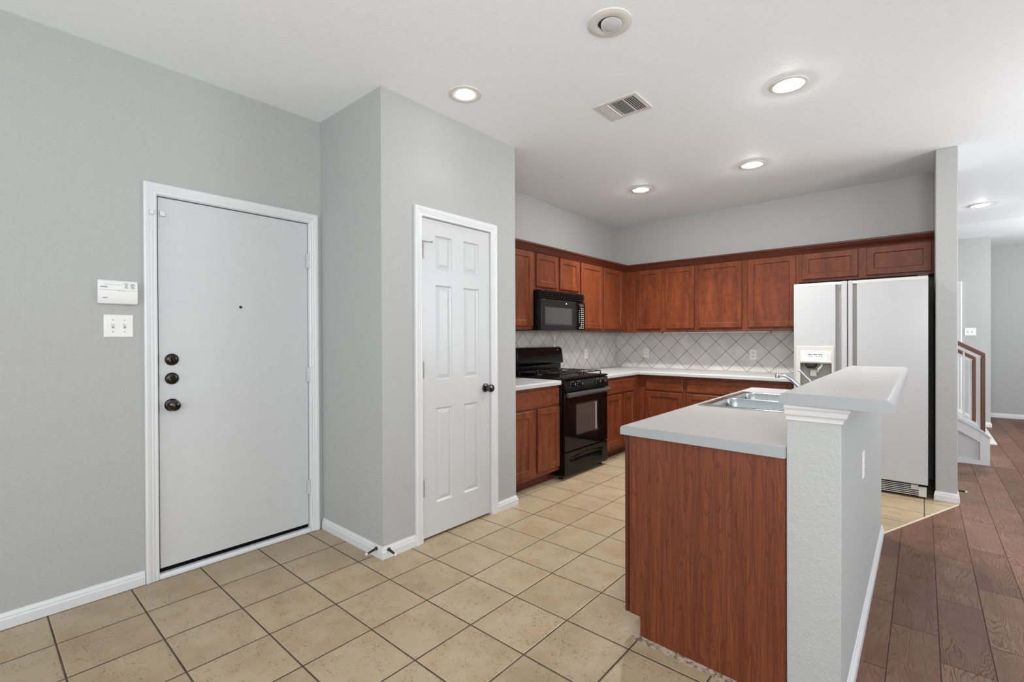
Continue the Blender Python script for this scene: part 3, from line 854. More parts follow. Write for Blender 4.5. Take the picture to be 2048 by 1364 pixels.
# ------------------------------------------------------------------ range
Y0, Y1 = 2.339, 3.099
rg = thing('range', 'black gas range with oven window, four knobs and cast iron grates', 'stove', (-1.2, 2.72, 0))
MB().box(-1.535, Y0, 0.035, -0.928, Y1, 0.897).build('body', M['enamel'], rg, bevel=0.003)
for (x, y) in ((-0.96, Y0 + 0.04), (-0.96, Y1 - 0.04), (-1.48, Y0 + 0.04), (-1.48, Y1 - 0.04)):
    MB().lathe([(0.022, 0.0), (0.022, 0.01), (0.010, 0.014), (0.010, 0.036)], (x, y, 0), (0, 0, 1), 14).build('foot', M['iron'], rg, smooth=True)
MB().prism([(-1.54, 0.8975), (-0.905, 0.8975), (-0.885, 0.904), (-0.885, 0.912), (-0.897, 0.918), (-1.54, 0.918)], 'y', Y0, Y1).build('cooktop', M['enamel'], rg, smooth=True)
cp = MB().prism([(-0.9275, 0.792), (-0.878, 0.797), (-0.889, 0.896), (-0.9275, 0.8965)], 'y', Y0, Y1).build('control_panel', M['enamel'], rg, bevel=0.003)
for y in (2.455, 2.572, 2.898, 2.985):
    k = MB().lathe([(0.0, 0.0), (0.023, 0.0), (0.023, 0.004), (0.018, 0.007), (0.016, 0.024), (0.013, 0.028), (0.0, 0.028)], (-0.8835, y, 0.852), (1, 0, 0.11), 20)
    k.box(-0.864, y - 0.0035, 0.838, -0.850, y + 0.0035, 0.872)
    kk = k.build('knob', M['gloss'], cp, smooth=True)
    MB().box(-0.8502, y - 0.0018, 0.852, -0.8493, y + 0.0018, 0.871).build('pointer', M['paleink'], kk)
    mk2 = MB()
    for a in range(7):
        an = math.radians(200 - a * 37)
        cy, cz = y + 0.031 * math.cos(an), 0.852 + 0.031 * math.sin(an)
        xx = -0.8835 - (cz - 0.852) * 0.111 + 0.0006
        mk2.box(xx - 0.001, cy - 0.0022, cz - 0.0022, xx + 0.0008, cy + 0.0022, cz + 0.0022)
    mk2.build('dial_marks_glints', M['paleink'], cp)  # dial ticks, drawn oversize to paint in the knob glints
mo = map_x(-0.9275)
od = MB().cells([Y0 + 0.003, 2.525, 2.922, Y1 - 0.003], [0.256, 0.378, 0.674, 0.786], [], 0, 0.038, mo, {(1, 1): [(0, 0), (0.004, -0.003), (0.006, -0.012)]}).build('oven_door', M['gloss'], rg, bevel=0.003)
MB().box(-0.9025, 2.533, 0.386, -0.9005, 2.914, 0.666).build('oven_window', M['ovenglass'], od)
MB().box(-0.9003, 2.880, 0.392, -0.8995, 2.904, 0.660).build('pale_window_strip', M['fridge_grey'], od)  # pale strip down the right side of the oven window
hd = MB()
hd.prism([(-0.868, 0.742), (-0.853, 0.748), (-0.846, 0.764), (-0.853, 0.782), (-0.868, 0.788), (-0.872, 0.765)], 'y', Y0 + 0.004, Y1 - 0.004)
hd.box(-0.889, Y0 + 0.02, 0.752, -0.866, Y0 + 0.05, 0.778); hd.box(-0.889, Y1 - 0.05, 0.752, -0.866, Y1 - 0.02, 0.778)
hd.build('handle', M['handle_grey'], od, smooth=True)
sd = MB().cells([Y0 + 0.003, 2.43, 3.0, Y1 - 0.003], [0.045, 0.150, 0.205, 0.246], [], 0, 0.036, mo, {(1, 1): [(0, 0), (0.006, -0.004), (0.014, -0.020)]}).build('storage_drawer', M['enamel'], rg, bevel=0.003)
# curved grip over the drawer recess
pth = [(-0.889 - 0.0, 2.42 + i * 0.0295 * 2, 0.170 + 0.034 * math.sin(math.pi * i / 10)) for i in range(11)]
MB().tube(pth, 0.007, 10).build('handle', M['gloss'], sd, smooth=True)
# back guard
bgd = MB().prism([(-1.545, 0.9185), (-1.462, 0.9185), (-1.462, 1.006), (-1.432, 1.016), (-1.428, 1.030), (-1.446, 1.150), (-1.456, 1.176), (-1.478, 1.188), (-1.545, 1.188)], 'y', Y0, Y1).build('back_guard', M['enamel'], rg, bevel=0.006, smooth=True)
def onslope(y, z, dy_, dz_, mb):
    x = -1.428 - (z - 1.03) * 0.15 + 0.0004
    mb.add([(x, y - dy_, z - dz_), (x, y + dy_, z - dz_), (x - 2 * dz_ * 0.15, y + dy_, z + dz_), (x - 2 * dz_ * 0.15, y - dy_, z + dz_),
            (x - 0.002, y - dy_, z - dz_), (x - 0.002, y + dy_, z - dz_), (x - 0.002 - 2 * dz_ * 0.15, y + dy_, z + dz_), (x - 0.002 - 2 * dz_ * 0.15, y - dy_, z + dz_)],
           [(0, 1, 2, 3), (4, 5, 6, 7), (0, 1, 5, 4), (1, 2, 6, 5), (2, 3, 7, 6), (3, 0, 4, 7)])
def marks(name, pts_, hw, hh):
    mb = MB()
    for y, z in pts_: onslope(y, z, hw, hh, mb)
    mb.build(name, M['paleink'], bgd)
marks('clock_display', [(2.660, 1.139)], 0.017, 0.007)
marks('button_labels', [(y, 1.108) for y in (2.642, 2.654, 2.666, 2.678, 2.690)] + [(2.742, 1.148), (2.757, 1.137), (2.784, 1.14), (2.735, 1.118), (2.765, 1.108), (2.780, 1.10)], 0.0042, 0.0042)
marks('printed_word', [(y, 1.078) for y in (2.70, 2.712, 2.724, 2.736)], 0.0052, 0.0052)
marks('printed_line', [(y, 1.040) for y in (2.55, 2.562, 2.574, 2.586)], 0.0048, 0.0036)
marks('corner_badge', [(y, 1.155) for y in (3.005, 3.015, 3.025)], 0.0044, 0.0036)
MB().lathe([(0.006, 0.0), (0.006, 0.004), (0.0, 0.005)], (-1.50, 2.92, 1.188), (0, 0, 1), 10).build('vent_stud', M['enamel'], bgd)
# burners and grates
for (bx, by) in ((-1.06, 2.53), (-1.06, 2.91), (-1.34, 2.53), (-1.34, 2.91)):
    b = MB().lathe([(0.055, 0.0), (0.052, 0.006), (0.040, 0.010), (0.040, 0.018), (0.034, 0.022), (0.0, 0.023)], (bx, by, 0.9185), (0, 0, 1), 20).build('burner', M['iron'], rg, smooth=True)
for (ya, yb) in ((2.365, 2.705), (2.733, 3.073)):
    g = MB(); xa, xb = -1.435, -0.955; zg = 0.950
    xm, yc = (xa + xb) / 2, (ya + yb) / 2
    bar = lambda p, q: g.tube([p, q], 0.006, 6)
    for q in ((xa, ya, xb, ya), (xa, yb, xb, yb), (xa, ya, xa, yb), (xb, ya, xb, yb), (xm, ya, xm, yb)):
        bar((q[0], q[1], zg), (q[2], q[3], zg))
    for bx in (-1.06, -1.34):
        for k in range(4):
            a = math.radians(45 + 90 * k)
            e = (bx + 0.118 * math.cos(a), yc + 0.145 * math.sin(a), zg)
            i_ = (bx + 0.022 * math.cos(a), yc + 0.022 * math.sin(a), zg + 0.006)
            bar(e, i_)
        for sgn in (-1, 1):
            bar((bx, yc + sgn * 0.17, zg), (bx, yc + sgn * 0.03, zg + 0.006))
    for fx in (xa, xm, xb):
        for fy_ in (ya, yb):
            g.tube([(fx, fy_, 0.9185), (fx, fy_, zg)], 0.007, 6)
    g.build('grate', M['iron'], rg, smooth=True)

# ------------------------------------------------------------------ microwave
mw = thing('microwave', 'black over-the-range microwave hung below the short wall cabinet', 'microwave', (-1.35, 2.73, 1.353))
MY0, MY1, MZ0, MZ1 = 2.3445, 3.104, 1.355, 1.7355
MB().box(-1.545, MY0, MZ0, -1.190, MY1, MZ1).build('body', M['enamel'], mw, bevel=0.002)
MB().box(-1.53, MY0 + 0.03, MZ0 - 0.003, -1.21, MY1 - 0.03, MZ0 - 0.0005).build('base_plate', M['fridge_grey'], mw)
mm = map_x(-1.1895)
gr = MB(); gr.box(-1.1895, MY0, 1.652, -1.172, MY1, MZ1)
gb = gr.build('vent_grille', M['enamel'], mw, bevel=0.002)
for k in range(4):
    z = 1.662 + k * 0.018
    MB().prism([(-1.1715, z), (-1.158, z + 0.001), (-1.154, z + 0.005), (-1.1715, z + 0.011)], 'y', MY0 + 0.004, MY1 - 0.004).build('louver', M['grey_black'], gb)
dr = MB().cells([MY0 + 0.002, 2.405, 2.868, 2.948], [MZ0 + 0.004, 1.405, 1.590, 1.648], [], 0, 0.036, mm, {(1, 1): [(0, 0), (0.006, -0.006), (0.010, -0.010)]}).build('door', M['grey_black'], mw, bevel=0.003)
MB().box(-1.164, 2.417, 1.417, -1.1625, 2.856, 1.578).build('door_window', M['mwglass'], dr)
MB().tube([(-1.154, 2.930, 1.636), (-1.130, 2.946, 1.615), (-1.118, 2.955, 1.57), (-1.116, 2.956, 1.50), (-1.118, 2.955, 1.43), (-1.130, 2.946, 1.392), (-1.154, 2.930, 1.374)], 0.0075, 10).build('handle', M['gloss'], dr, smooth=True)
lg = MB(); 
lg.prism([(2.756 + 0.010 * math.cos(t_) * (1 - 0.25 * math.sin(t_)), 1.618 + 0.006 * math.sin(t_) + 0.003 * abs(math.cos(t_))) for t_ in [2 * math.pi * k / 16 for k in range(16)]], 'x', -1.1534, -1.1525)
lg.build('logo', M['plastic'], dr)
cpn = MB().nest(mm, 2.951, MY1, MZ0 + 0.004, 1.648, [(0, 0), (0, 0.030), (0.004, 0.035)]).build('control_panel', M['gloss'], mw)
MB().box(-1.1546, 2.985, 1.600, -1.1538, 3.075, 1.632).build('display', M['ovenglass'], cpn)
kb_ = MB()
for r_ in range(11):
    for q in range(3):
        z = 1.585 - r_ * 0.020; y = 2.992 + q * 0.032
        kb_.box(-1.1546, y, z - 0.005, -1.1536, y + 0.016, z + 0.003)
kb_.build('keypad_buttons', M['paleink'], cpn)

# ------------------------------------------------------------------ refrigerator
rf = thing('refrigerator', 'white side-by-side refrigerator with ice and water dispenser', 'refrigerator', (1.1, 4.1, 0))
RX0, RX1, RS, RY = 0.645, 1.558, 1.0435, 3.741
MB().box(RX0 + 0.004, 3.806, 0.014, RX1 - 0.002, 4.470, 1.735).build('cabinet_body', M['black'], rf)  # casing coloured black to deepen the shade in the side gap
ridge = lambda x0_, x1_: [(x0_, RY + 0.060), (x0_, RY + 0.006), (x0_ + 0.006, RY), (x1_ - 0.006, RY), (x1_, RY + 0.006), (x1_, RY + 0.060)]
# freezer door: panel with the dispenser opening, a finger groove and the raised grip
mr = map_y(RY + 0.060)
fd = MB().cells([RX0, 0.697, 0.931, 0.959], [0.116, 0.78, 1.050, 1.756], [(1, 1)], 0, 0.060, mr).build('freezer_door', M['fridge'], rf, bevel=0.006, seg=3)
MB().box(0.9595, RY + 0.028, 0.117, 0.996, RY + 0.060, 1.7555).build('grip_groove', M['fridge_grey'], fd)
MB().prism([(0.9965, RY + 0.060), (0.9965, RY + 0.012), (1.004, RY - 0.004), (1.034, RY - 0.004), (1.0405, RY + 0.004), (1.0405, RY + 0.060)], 'z', 0.116, 1.756).build('handle', M['fridge'], fd, bevel=0.003)
MB().box(RX0 + 0.002, RY - 0.001, 1.731, 1.040, RY + 0.001, 1.754).build('top_cap', M['fridge_cream'], fd)
rd = MB().cells([1.1065, RX1], [0.116, 1.756], [], 0, 0.060, mr).build('fridge_door', M['fridge'], rf, bevel=0.006, seg=3)
MB().box(1.0825, RY + 0.028, 0.117, 1.106, RY + 0.060, 1.7555).build('grip_groove', M['fridge_grey'], rd)
MB().prism([(1.0465, RY + 0.060), (1.0465, RY + 0.004), (1.053, RY - 0.004), (1.076, RY - 0.004), (1.082, RY + 0.012), (1.082, RY + 0.060)], 'z', 0.116, 1.756).build('handle', M['fridge'], rd, bevel=0.003)
MB().box(1.048, RY - 0.001, 1.731, RX1 - 0.002, RY + 0.001, 1.754).build('top_cap', M['fridge_cream'], rd)
# dispenser
dsp = MB()
md_ = map_y(RY)
dsp.cells([0.664, 0.697, 0.931, 0.948], [0.755, 0.782, 1.050, 1.200], [(1, 1)], 0.0003, 0.008, md_)
ds = dsp.build('dispenser', M['fridge_cream'], fd, bevel=0.003)
cv = MB()
cv.nest(md_, 0.6975, 0.9305, 0.7815, 1.0495, [(0, 0.004), (0.0, -0.010), (0.012, -0.052)], False, True)
cv.build('recess', M['fridge_grey'], ds)
cpp = MB().nest(md_, 0.700, 0.928, 1.060, 1.158, [(0, 0.0082), (0, 0.011), (0.003, 0.0125)]).build('control_panel', M['plastic'], ds)
ik = MB()
for x, wd in ((0.757, 0.030), (0.797, 0.028), (0.835, 0.030)):
    ik.box(x, RY - 0.0133, 1.124, x + wd, RY - 0.0127, 1.130)
ik.build('printed_words', M['ink'], cpp); ik = MB()
for x in (0.760, 0.782, 0.818, 0.838, 0.856): ik.box(x, RY - 0.0133, 1.109, x + 0.009, RY - 0.0127, 1.114)
ik.build('printed_icons', M['ink'], cpp); ik = MB()
for k in range(5): ik.box(0.848 + k * 0.0065, RY - 0.0133, 1.088, 0.852 + k * 0.0065, RY - 0.0127, 1.091)
ik.build('printed_badge', M['fridge_grey'], cpp)
MB().box(0.893, RY - 0.0135, 1.080, 0.925, RY - 0.0128, 1.140).build('label_sticker', M['trim'], cpp)
MB().lathe([(0.045, 0.0), (0.045, 0.025), (0.030, 0.045), (0.0, 0.046)], (0.775, RY + 0.025, 1.050), (0, 0, -1), 18).build('ice_chute', M['gasket'], ds, smooth=True)
MB().tube([(0.855, RY + 0.03, 1.045), (0.852, RY + 0.012, 1.02), (0.835, RY + 0.008, 1.0), (0.825, RY + 0.022, 0.975)], 0.010, 10).build('water_spout', M['fridge_cream'], ds, smooth=True)
MB().box(0.765, RY + 0.030, 0.93, 0.815, RY + 0.045, 0.99).build('paddle', M['fridge_cream'], ds, bevel=0.003)
# toe grille
tg = MB().box(0.66, 3.792, 0.016, 1.550, 3.805, 0.108).build('toe_grille', M['black'], rf)
for k in range(6):
    MB().box(0.662, 3.770, 0.022 + k * 0.0145, 1.500 if k < 3 else 1.455, 3.7918, 0.0265 + k * 0.0145).build('slat', M['fridge_cream'], tg)
MB().box(1.5005, 3.766, 0.016, 1.550, 3.7918, 0.094).build('end_block', M['fridge_cream'], tg, bevel=0.003)
MB().box(1.4555, 3.768, 0.066, 1.5, 3.7918, 0.104).build('model_tab', M['fridge_cream'], tg)
for x in (0.70, 1.50): MB().lathe([(0.02, 0), (0.02, 0.0155)], (x, 3.86, 0), (0, 0, 1), 12).build('foot', M['gasket'], rf)
MB().box(1.495, 3.775, 1.7575, 1.560, 3.84, 1.775).build('hinge_cover', M['gasket'], rf, bevel=0.003)

# ------------------------------------------------------------------ small things on the walls
def outlet(name, Mp, u, z, label, group='white duplex outlets', w_=0.070, h_=0.115):
    p = Mp(u, z, 0)
    t = thing(name, label, 'outlet', p, group)
    pl = MB().nest(Mp, u - w_ / 2, u + w_ / 2, z - h_ / 2, z + h_ / 2, [(0, 0.0003), (0, 0.003), (0.004, 0.0055)]).build('cover_plate', M['plastic'], t)
    for dz in (-0.020, 0.020):
        rc = MB().prism(rrect(-0.017, 0.017, -0.0135, 0.0135, 0.008), 'z', 0, 0.0025)
        vv = rc.v; rc.v = [Mp(u + a, z + dz + b, 0.0052 + c_) for a, b, c_ in vv]
        rr = rc.build('receptacle', M['ivory'], t)
        sl = MB()
        for du in (-0.0065, 0.0065):
            a0, a1 = Mp(u + du - 0.001, z + dz - 0.003, 0.0072), Mp(u + du + 0.001, z + dz + 0.005, 0.0081)
            sl.box(*[min(a0[i], a1[i]) for i in range(3)], *[max(a0[i], a1[i]) for i in range(3)])
        a0, a1 = Mp(u - 0.002, z + dz - 0.010, 0.0072), Mp(u + 0.002, z + dz - 0.006, 0.0081)
        sl.box(*[min(a0[i], a1[i]) for i in range(3)], *[max(a0[i], a1[i]) for i in range(3)])
        sl.build('slots', M['ink'], rr)
    return t
outlet('wall_outlet', map_y(BY - 0.008), -1.125, 1.090, 'white outlet on the tile backsplash nearest the room corner, back wall')
outlet('wall_outlet', map_y(BY - 0.008), 0.121, 1.090, 'white outlet on the tile backsplash near the fridge')
outlet('wall_outlet', map_x(-1.549), 3.752, 1.090, 'white outlet on the tile backsplash right of the range')
outlet('wall_outlet', map_x(1.325), 1.44, 0.715, 'white outlet on the side of the half wall, seen edge-on')

def switch_plate(Mp, u0, u1, z0, z1, label, ups):
    uc, zc = (u0 + u1) / 2, (z0 + z1) / 2
    t = thing('light_switch', label, 'light switch', Mp(uc, zc, 0))
    MB().nest(Mp, u0, u1, z0, z1, [(0, 0.0003), (0, 0.003), (0.004, 0.006)]).build('cover_plate', M['plastic'], t)
    for du, up in zip((-0.023, 0.023), ups):
        sl = MB().nest(Mp, uc + du - 0.005, uc + du + 0.005, zc - 0.012, zc + 0.012, [(0, 0.0058), (0, 0.0066)]).build('toggle_slot', M['fridge_grey'], t)
        sg = 1 if up else -1
        a = [Mp(uc + du - 0.0042, zc - 0.004, 0.0067), Mp(uc + du + 0.0042, zc - 0.004, 0.0067), Mp(uc + du + 0.0042, zc + 0.005, 0.0067), Mp(uc + du - 0.0042, zc + 0.005, 0.0067)]
        b = [Mp(uc + du - 0.0036, zc + sg * 0.010 - 0.003, 0.017), Mp(uc + du + 0.0036, zc + sg * 0.010 - 0.003, 0.017), Mp(uc + du + 0.0036, zc + sg * 0.010 + 0.003, 0.017), Mp(uc + du - 0.0036, zc + sg * 0.010 + 0.003, 0.017)]
        MB().loops([a, b]).build('toggle', M['plastic'], t, bevel=0.001)
        for dz in (-0.030, 0.030):
            c0 = Mp(uc + du, zc + dz, 0.0058); c1 = Mp(uc + du, zc + dz, 0.0078)
            MB().lathe([(0.0032, 0.0), (0.0030, 0.001), (0.0, 0.0016)], c0, Vector(c1) - Vector(c0), 10).build('screw', M['fridge_grey'], t)
    return t
switch_plate(map_x(WL), -0.711, -0.594, 1.292, 1.406, 'white double light switch below the alarm keypad', (True, True))
switch_plate(map_y(8.29), 1.982, 2.100, 1.293, 1.403, 'small white double wall plate on the hall wall above the stair rail', (True, True))

# alarm keypad
kp = thing('alarm_keypad', 'white alarm keypad on the wall left of the entry door', 'keypad', (WL, -0.655, 1.458))
bd = MB().prism([(WL + 0.0005, 1.459), (WL + 0.020, 1.459), (WL + 0.026, 1.470), (WL + 0.030, 1.515), (WL + 0.027, 1.560), (WL + 0.022, 1.576), (WL + 0.0005, 1.577)], 'y', -0.735, -0.578).build('housing', M['plastic'], kp, bevel=0.003, smooth=True)
def kx(z):   # face depth at a height
    pts_ = [(1.459, 0.020), (1.470, 0.026), (1.515, 0.030), (1.560, 0.027), (1.576, 0.022)]
    for (a, b), (c_, d_) in zip(pts_, pts_[1:]):
        if a <= z <= c_: return WL + b + (d_ - b) * (z - a) / (c_ - a)
    return WL + 0.03
def kmark(mb, y0_, y1_, z0_, z1_):
    a, b = kx(z0_), kx(z1_)
    mb.add([(a + 0.0006, y0_, z0_), (a + 0.0006, y1_, z0_), (b + 0.0006, y1_, z1_), (b + 0.0006, y0_, z1_), (a - 0.001, y0_, z0_), (a - 0.001, y1_, z0_), (b - 0.001, y1_, z1_), (b - 0.001, y0_, z1_)],
           [(0, 1, 2, 3), (7, 6, 5, 4), (0, 1, 5, 4), (1, 2, 6, 5), (2, 3, 7, 6), (3, 0, 4, 7)])
mb = MB(); kmark(mb, -0.730, -0.580, 1.5270, 1.5282); mb.build('flap_seam', M['fridge_grey'], bd)
mb = MB()
for k in range(9): kmark(mb, -0.708 + k * 0.0078, -0.7055 + k * 0.0078, 1.5535, 1.556)
for k in range(7): kmark(mb, -0.7255 + k * 0.0038, -0.7228 + k * 0.0038, 1.5405 - k * 0.0002, 1.5445)
for k in range(5): kmark(mb, -0.717 + k * 0.0038, -0.7143 + k * 0.0038, 1.487, 1.4905)
for k, wd in enumerate((0.017, 0.014, 0.008, 0.016)): kmark(mb, -0.6255 - wd / 2, -0.6255 + wd / 2, 1.5610 - k * 0.0068, 1.5635 - k * 0.0068)
for k in range(3): kmark(mb, -0.656 + k * 0.0105, -0.652 + k * 0.0105, 1.5245, 1.5265)
for k in range(14):
    a = math.radians(-60 - k * 21)
    cy, cz = -0.5985 + 0.0078 * math.cos(a), 1.5535 + 0.0078 * math.sin(a)
    kmark(mb, cy - 0.0013, cy + 0.0013, cz - 0.0013, cz + 0.0013)
kmark(mb, -0.6005, -0.5965, 1.5515, 1.5555); kmark(mb, -0.607, -0.590, 1.5395, 1.5415)
mb.build('printed_marks', M['ink'], bd)

# magnetic door sensors
def sensor(x, y0_, y1_, z0_, z1_, dpt, label):
    o = MB().box(x + 0.0005, y0_, z0_, x + dpt, y1_, z1_).build('door_sensor', M['trim'], None, bevel=0.003, loc=(x, (y0_ + y1_) / 2, z0_))
    tag(o, label, 'sensor', 'door contact sensors')
sensor(SX, -0.478, -0.452, 1.941, 1.968, 0.013, 'white contact sensor box on the entry door slab')
sensor(WL + 0.015, -0.526, -0.508, 1.938, 1.966, 0.014, 'white contact sensor box on the entry door casing')

# spring door stops
def door_stop(p, ax, label, ln=0.075):
    p = Vector(p); ax = Vector(ax).normalized()
    t = thing('door_stop', label, 'door stop', p, 'spring door stops')
    MB().lathe([(0.011, 0.0003), (0.0115, 0.003), (0.009, 0.006), (0.006, 0.010), (0.0, 0.010)], p, ax, 14).build('base', M['bronze'], t, smooth=True)
    pts_ = []
    e1 = ax.cross(Vector((0, 0, 1))).normalized(); e2 = ax.cross(e1)
    nt = 11
    for k in range(nt * 8 + 1):
        a = k / 8 * 2 * math.pi; f = k / (nt * 8)
        rr = 0.0062 - 0.002 * f
        pts_.append(p + ax * (0.008 + f * (ln - 0.02)) + (e1 * math.cos(a) + e2 * math.sin(a)) * rr)
    MB().tube(pts_, 0.0016, 6).build('spring', M['bronze'], t, smooth=True)
    MB().lathe([(0.0, 0.0), (0.0065, 0.001), (0.0075, 0.006), (0.007, 0.012), (0.0, 0.0135)], p + ax * (ln - 0.013), ax, 12).build('rubber_tip', M['plastic'], t, smooth=True)
door_stop((-0.893, PY0 - 0.010, 0.052), (0.0, -1, -0.18), 'dark spring door stop on the baseboard facing the entry door')
door_stop((PX + 0.010, 0.450, 0.050), (1, 0.0, -0.18), 'dark spring door stop on the corner baseboard facing the kitchen')
door_stop((1.729 + 0.0135, 4.11, 0.030), (1, 0, -0.05), 'spring door stop with white tip on the wing wall baseboard', 0.055)

# rod below the wall cabinets
rl = thing('towel_rail', 'thin metal rod hung below the back wall cabinets', 'rail', (-0.2, 4.22, 1.33))
MB().tube([(-0.795, 4.22, 1.337), (0.362, 4.22, 1.337)], 0.0035, 8).build('rod', M['lampring'], rl, smooth=True)
for x in (-0.790, 0.355):
    MB().box(x - 0.006, 4.214, 1.328, x + 0.006, 4.226, 1.3515).build('bracket', M['pewter'], rl, bevel=0.002)

# ------------------------------------------------------------------ ceiling
def downlight(x, y, label, lit=True, power=1.0, beam=1.0):
    t = thing('recessed_light', label, 'ceiling light', (x, y, H), 'recessed ceiling lights')
    dn = (0, 0, -1)
    if lit:
        MB().lathe([(0.098, 0.0003), (0.097, 0.005), (0.088, 0.0075), (0.056, 0.0060), (0.048, 0.002), (0.048, 0.0003)], (x, y, H), dn, 40).build('trim_ring', M['lampring'], t, smooth=True)
        MB().lathe([(0.0465, 0.0005), (0.0465, 0.005), (0.042, 0.011), (0.030, 0.016), (0.014, 0.0185), (0.0, 0.019)], (x, y, H), dn, 32).build('bulb', M['bulb'] if power == 1.0 else emis('dimmer_lit_bulb', (1.0, 0.97, 0.92, 1), LAMP_STRENGTH * power), t, smooth=True)
        sd_ = bpy.data.lights.new('downlight_beam', 'SPOT')
        sd_.energy = LAMP_BEAM * beam; sd_.color = (1.0, 0.985, 0.965)
        sd_.spot_size = math.radians(118); sd_.spot_blend = 0.75; sd_.shadow_soft_size = 0.05
        so = bpy.data.objects.new('downlight_beam', sd_); COL.objects.link(so)
        so.location = (x, y, H - 0.03)
    return t
downlight(-0.547, 0.807, 'lit recessed ceiling light in front of the pantry door', True, 0.035, 0.05)
downlight(0.937, 1.970, 'lit recessed ceiling light over the island sink', True, 0.8, 0.45)
downlight(0.433, 3.209, 'lit recessed ceiling light in front of the fridge', True, 0.8, 1.1)
downlight(-0.576, 3.214, 'lit recessed ceiling light nearest the range corner', True, 0.7, 1.8)
downlight(2.011, 6.244, 'lit recessed ceiling light far off in the hall')
t = downlight(0.426, 0.805, 'unlit recessed ceiling light with a tilted eyeball lamp', False)
MB().lathe([(0.102, 0.0003), (0.101, 0.005), (0.090, 0.010), (0.060, 0.011), (0.054, 0.008), (0.054, 0.0003)], (0.426, 0.805, H), (0, 0, -1), 40).build('trim_ring', M['lampring'], t, smooth=True)
MB().lathe([(0.052, 0.0004), (0.052, 0.001)], (0.426, 0.805, H - 0.0003), (0, 0, -1), 32).build('socket_gap', M['gasket'], t)  # dark disc painted for the shade in the gap around the eyeball
tilt = Vector((0.06, -0.12, -1)).normalized()
cc = Vector((0.431, 0.811, H - 0.001))
MB().lathe([(0.047, 0.001), (0.047, 0.010), (0.045, 0.013), (0.042, 0.0135), (0.040, 0.012)], cc, tilt, 32).build('eyeball', M['lampring'], t, smooth=True)
MB().lathe([(0.041, 0.009), (0.041, 0.013), (0.034, 0.016), (0.018, 0.018), (0.0, 0.0185)], cc, tilt, 32).build('bulb', M['offbulb'], t, smooth=True)

# air vent
vt = thing('ceiling_vent', 'white three section air vent in the ceiling above the kitchen aisle', 'air vent', (0.09, 1.575, H))
VX0, VX1, VY0, VY1 = -0.055, 0.235, 1.452, 1.698
mz = lambda u, v, d: (u, v, H - d)
fz = MB().cells([VX0, VX0 + 0.028, VX0 + 0.098, VX0 + 0.108, VX0 + 0.186, VX0 + 0.196, VX1 - 0.026, VX1],
                [VY0, VY0 + 0.028, VY1 - 0.028, VY1], [(1, 1), (3, 1), (5, 1)], 0.0003, 0.007, mz).build('frame', M['lampring'], vt, bevel=0.003)
MB().box(VX0 + 0.02, VY0 + 0.02, H - 0.0015, VX1 - 0.02, VY1 - 0.02, H - 0.0003).build('backing', M['gasket'], vt)
def vlou(x0_, x1_, along, n, tiltd):
    for k in range(n):
        if along == 'x':
            y = VY0 + 0.032 + (k + 0.5) * (VY1 - VY0 - 0.064) / n
            MB().prism([(y - 0.002, H - 0.0018), (y + 0.001, H - 0.0018), (y + 0.004 + tiltd, H - 0.010), (y + 0.001 + tiltd, H - 0.010)], 'x', x0_, x1_).build('louver', M['lampring'], vt)
        else:
            x = x0_ + (k + 0.5) * (x1_ - x0_) / n
            MB().prism([(x - 0.002, H - 0.0018), (x + 0.001, H - 0.0018), (x + 0.004 + tiltd, H - 0.010), (x + 0.001 + tiltd, H - 0.010)], 'y', VY0 + 0.029, VY1 - 0.029).build('louver', M['lampring'], vt)
vlou(VX0 + 0.029, VX0 + 0.097, 'y', 5, -0.010)
vlou(VX0 + 0.109, VX0 + 0.185, 'x', 11, -0.011)
vlou(VX0 + 0.197, VX1 - 0.027, 'y', 5, 0.009)

# ------------------------------------------------------------------ stair in the hall
st = thing('staircase', 'white panelled stair end with brown handrail beyond the wing wall', 'stairs', (1.6, 5.9, 0))
SY = 5.46
sk = MB().prism([(0.60, 0.0), (2.029, 0.0), (2.029, 0.277), (1.971, 0.329), (0.60, 1.193)], 'y', SY + 0.012, SY + 0.06).build('stringer', M['door'], st)
fr_ = MB()
fr_.prism([(0.60, 0.0), (2.029, 0.0), (2.029, 0.045), (0.60, 0.045)], 'y', SY - 0.004, SY + 0.0115)
fr_.prism([(1.958, 0.0455), (2.029, 0.0455), (2.029, 0.277), (1.971, 0.329), (1.958, 0.337)], 'y', SY - 0.004, SY + 0.0115)
fr_.prism([(1.9575, 0.225), (1.9575, 0.337), (0.60, 1.193), (0.60, 1.080)], 'y', SY - 0.004, SY + 0.0115)
fr_.build('panel_frame', M['trim'], sk)
cap = MB()
def slope(x, z0_): return z0_ + (1.971 - x) * 0.63
cap.prism([(2.040, 0.280), (2.040, 0.268), (2.029, 0.2775), (1.971, 0.3295), (0.60, 1.1935), (0.60, 1.215), (1.976, 0.346)], 'y', SY - 0.012, SY + 0.075)
cap.build('stringer_cap', M['trim'], st)
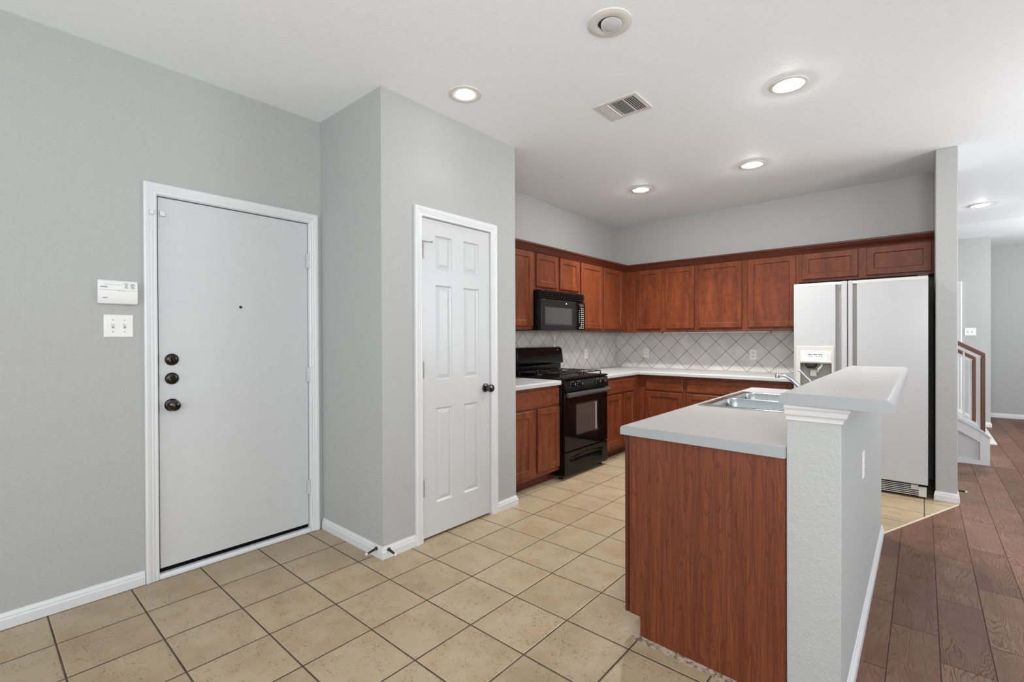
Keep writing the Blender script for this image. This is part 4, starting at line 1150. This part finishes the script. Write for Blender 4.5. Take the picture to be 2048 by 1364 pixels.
def railing(y, x1, zt, zb, nb, hr, back=False):
    x0 = 0.75
    k = 0.63
    sl = lambda x, z: z + (x1 - x) * k
    r = MB()
    r.prism([(x1, zt), (x1, zt - 0.045), (x0, sl(x0, zt - 0.045)), (x0, sl(x0, zt))], 'y', y - 0.028, y + 0.028)
    r.build('handrail', M['railwood'], st, bevel=0.006)
    MB().box(x1 - 0.032, y - 0.028, zb, x1, y + 0.028, zt - 0.046 + 0.012).build('newel_post', M['railwood'], st, bevel=0.004)
    MB().prism([(x1 - 0.034, zt - 0.046 + 0.02), (x1 - 0.034, zt - 0.078 + 0.02), (x0, sl(x0, zt - 0.078)), (x0, sl(x0, zt - 0.046))], 'y', y - 0.018, y + 0.018).build('upper_rail', M['trim'], st)
    MB().prism([(x1 - 0.034, zb + 0.075), (x1 - 0.034, zb + 0.040), (x0, sl(x0, zb + 0.018)), (x0, sl(x0, zb + 0.053))], 'y', y - 0.018, y + 0.018).build('lower_rail', M['trim'], st)
    MB().box(x1 - 0.060, y - 0.014, zb + 0.01, x1 - 0.0345, y + 0.014, zt - 0.05).build('post_strip', M['trim'], st)
    x = x1 - 0.155
    while x > x0 + 0.1:
        MB().box(x - 0.008, y - 0.008, sl(x, zb + 0.04), x + 0.008, y + 0.008, sl(x, zt - 0.075)).build('baluster', M['trim'], st)
        x -= 0.105
railing(SY + 0.03, 1.997, 1.112, 0.318, 6, 0.6)
railing(SY + 0.92, 1.985, 1.045, 0.30, 6, 0.6, True)
MB().prism([(0.60, 0.0), (1.985, 0.0), (1.985, 0.30), (0.60, 1.17)], 'y', SY + 0.90, SY + 0.94).build('inner_stringer', M['trim'], st)
for k in range(5):
    x = 1.95 - k * 0.27
    MB().box(x - 0.29, SY + 0.065, 0.0 if k == 0 else k * 0.17, x, SY + 0.895, (k + 1) * 0.17).build('step', M['ivory'], st)
ld = MB().prism([(1.99, 6.75), (2.192, 6.80), (2.192, 8.13), (1.99, 8.26)], 'z', 0.0005, 0.012)
tag(ld.build('door_mat', M['ivory'], None, loc=(2.1, 7.4, 0)), 'pale flat mat on the plank floor past the stair end', 'mat')
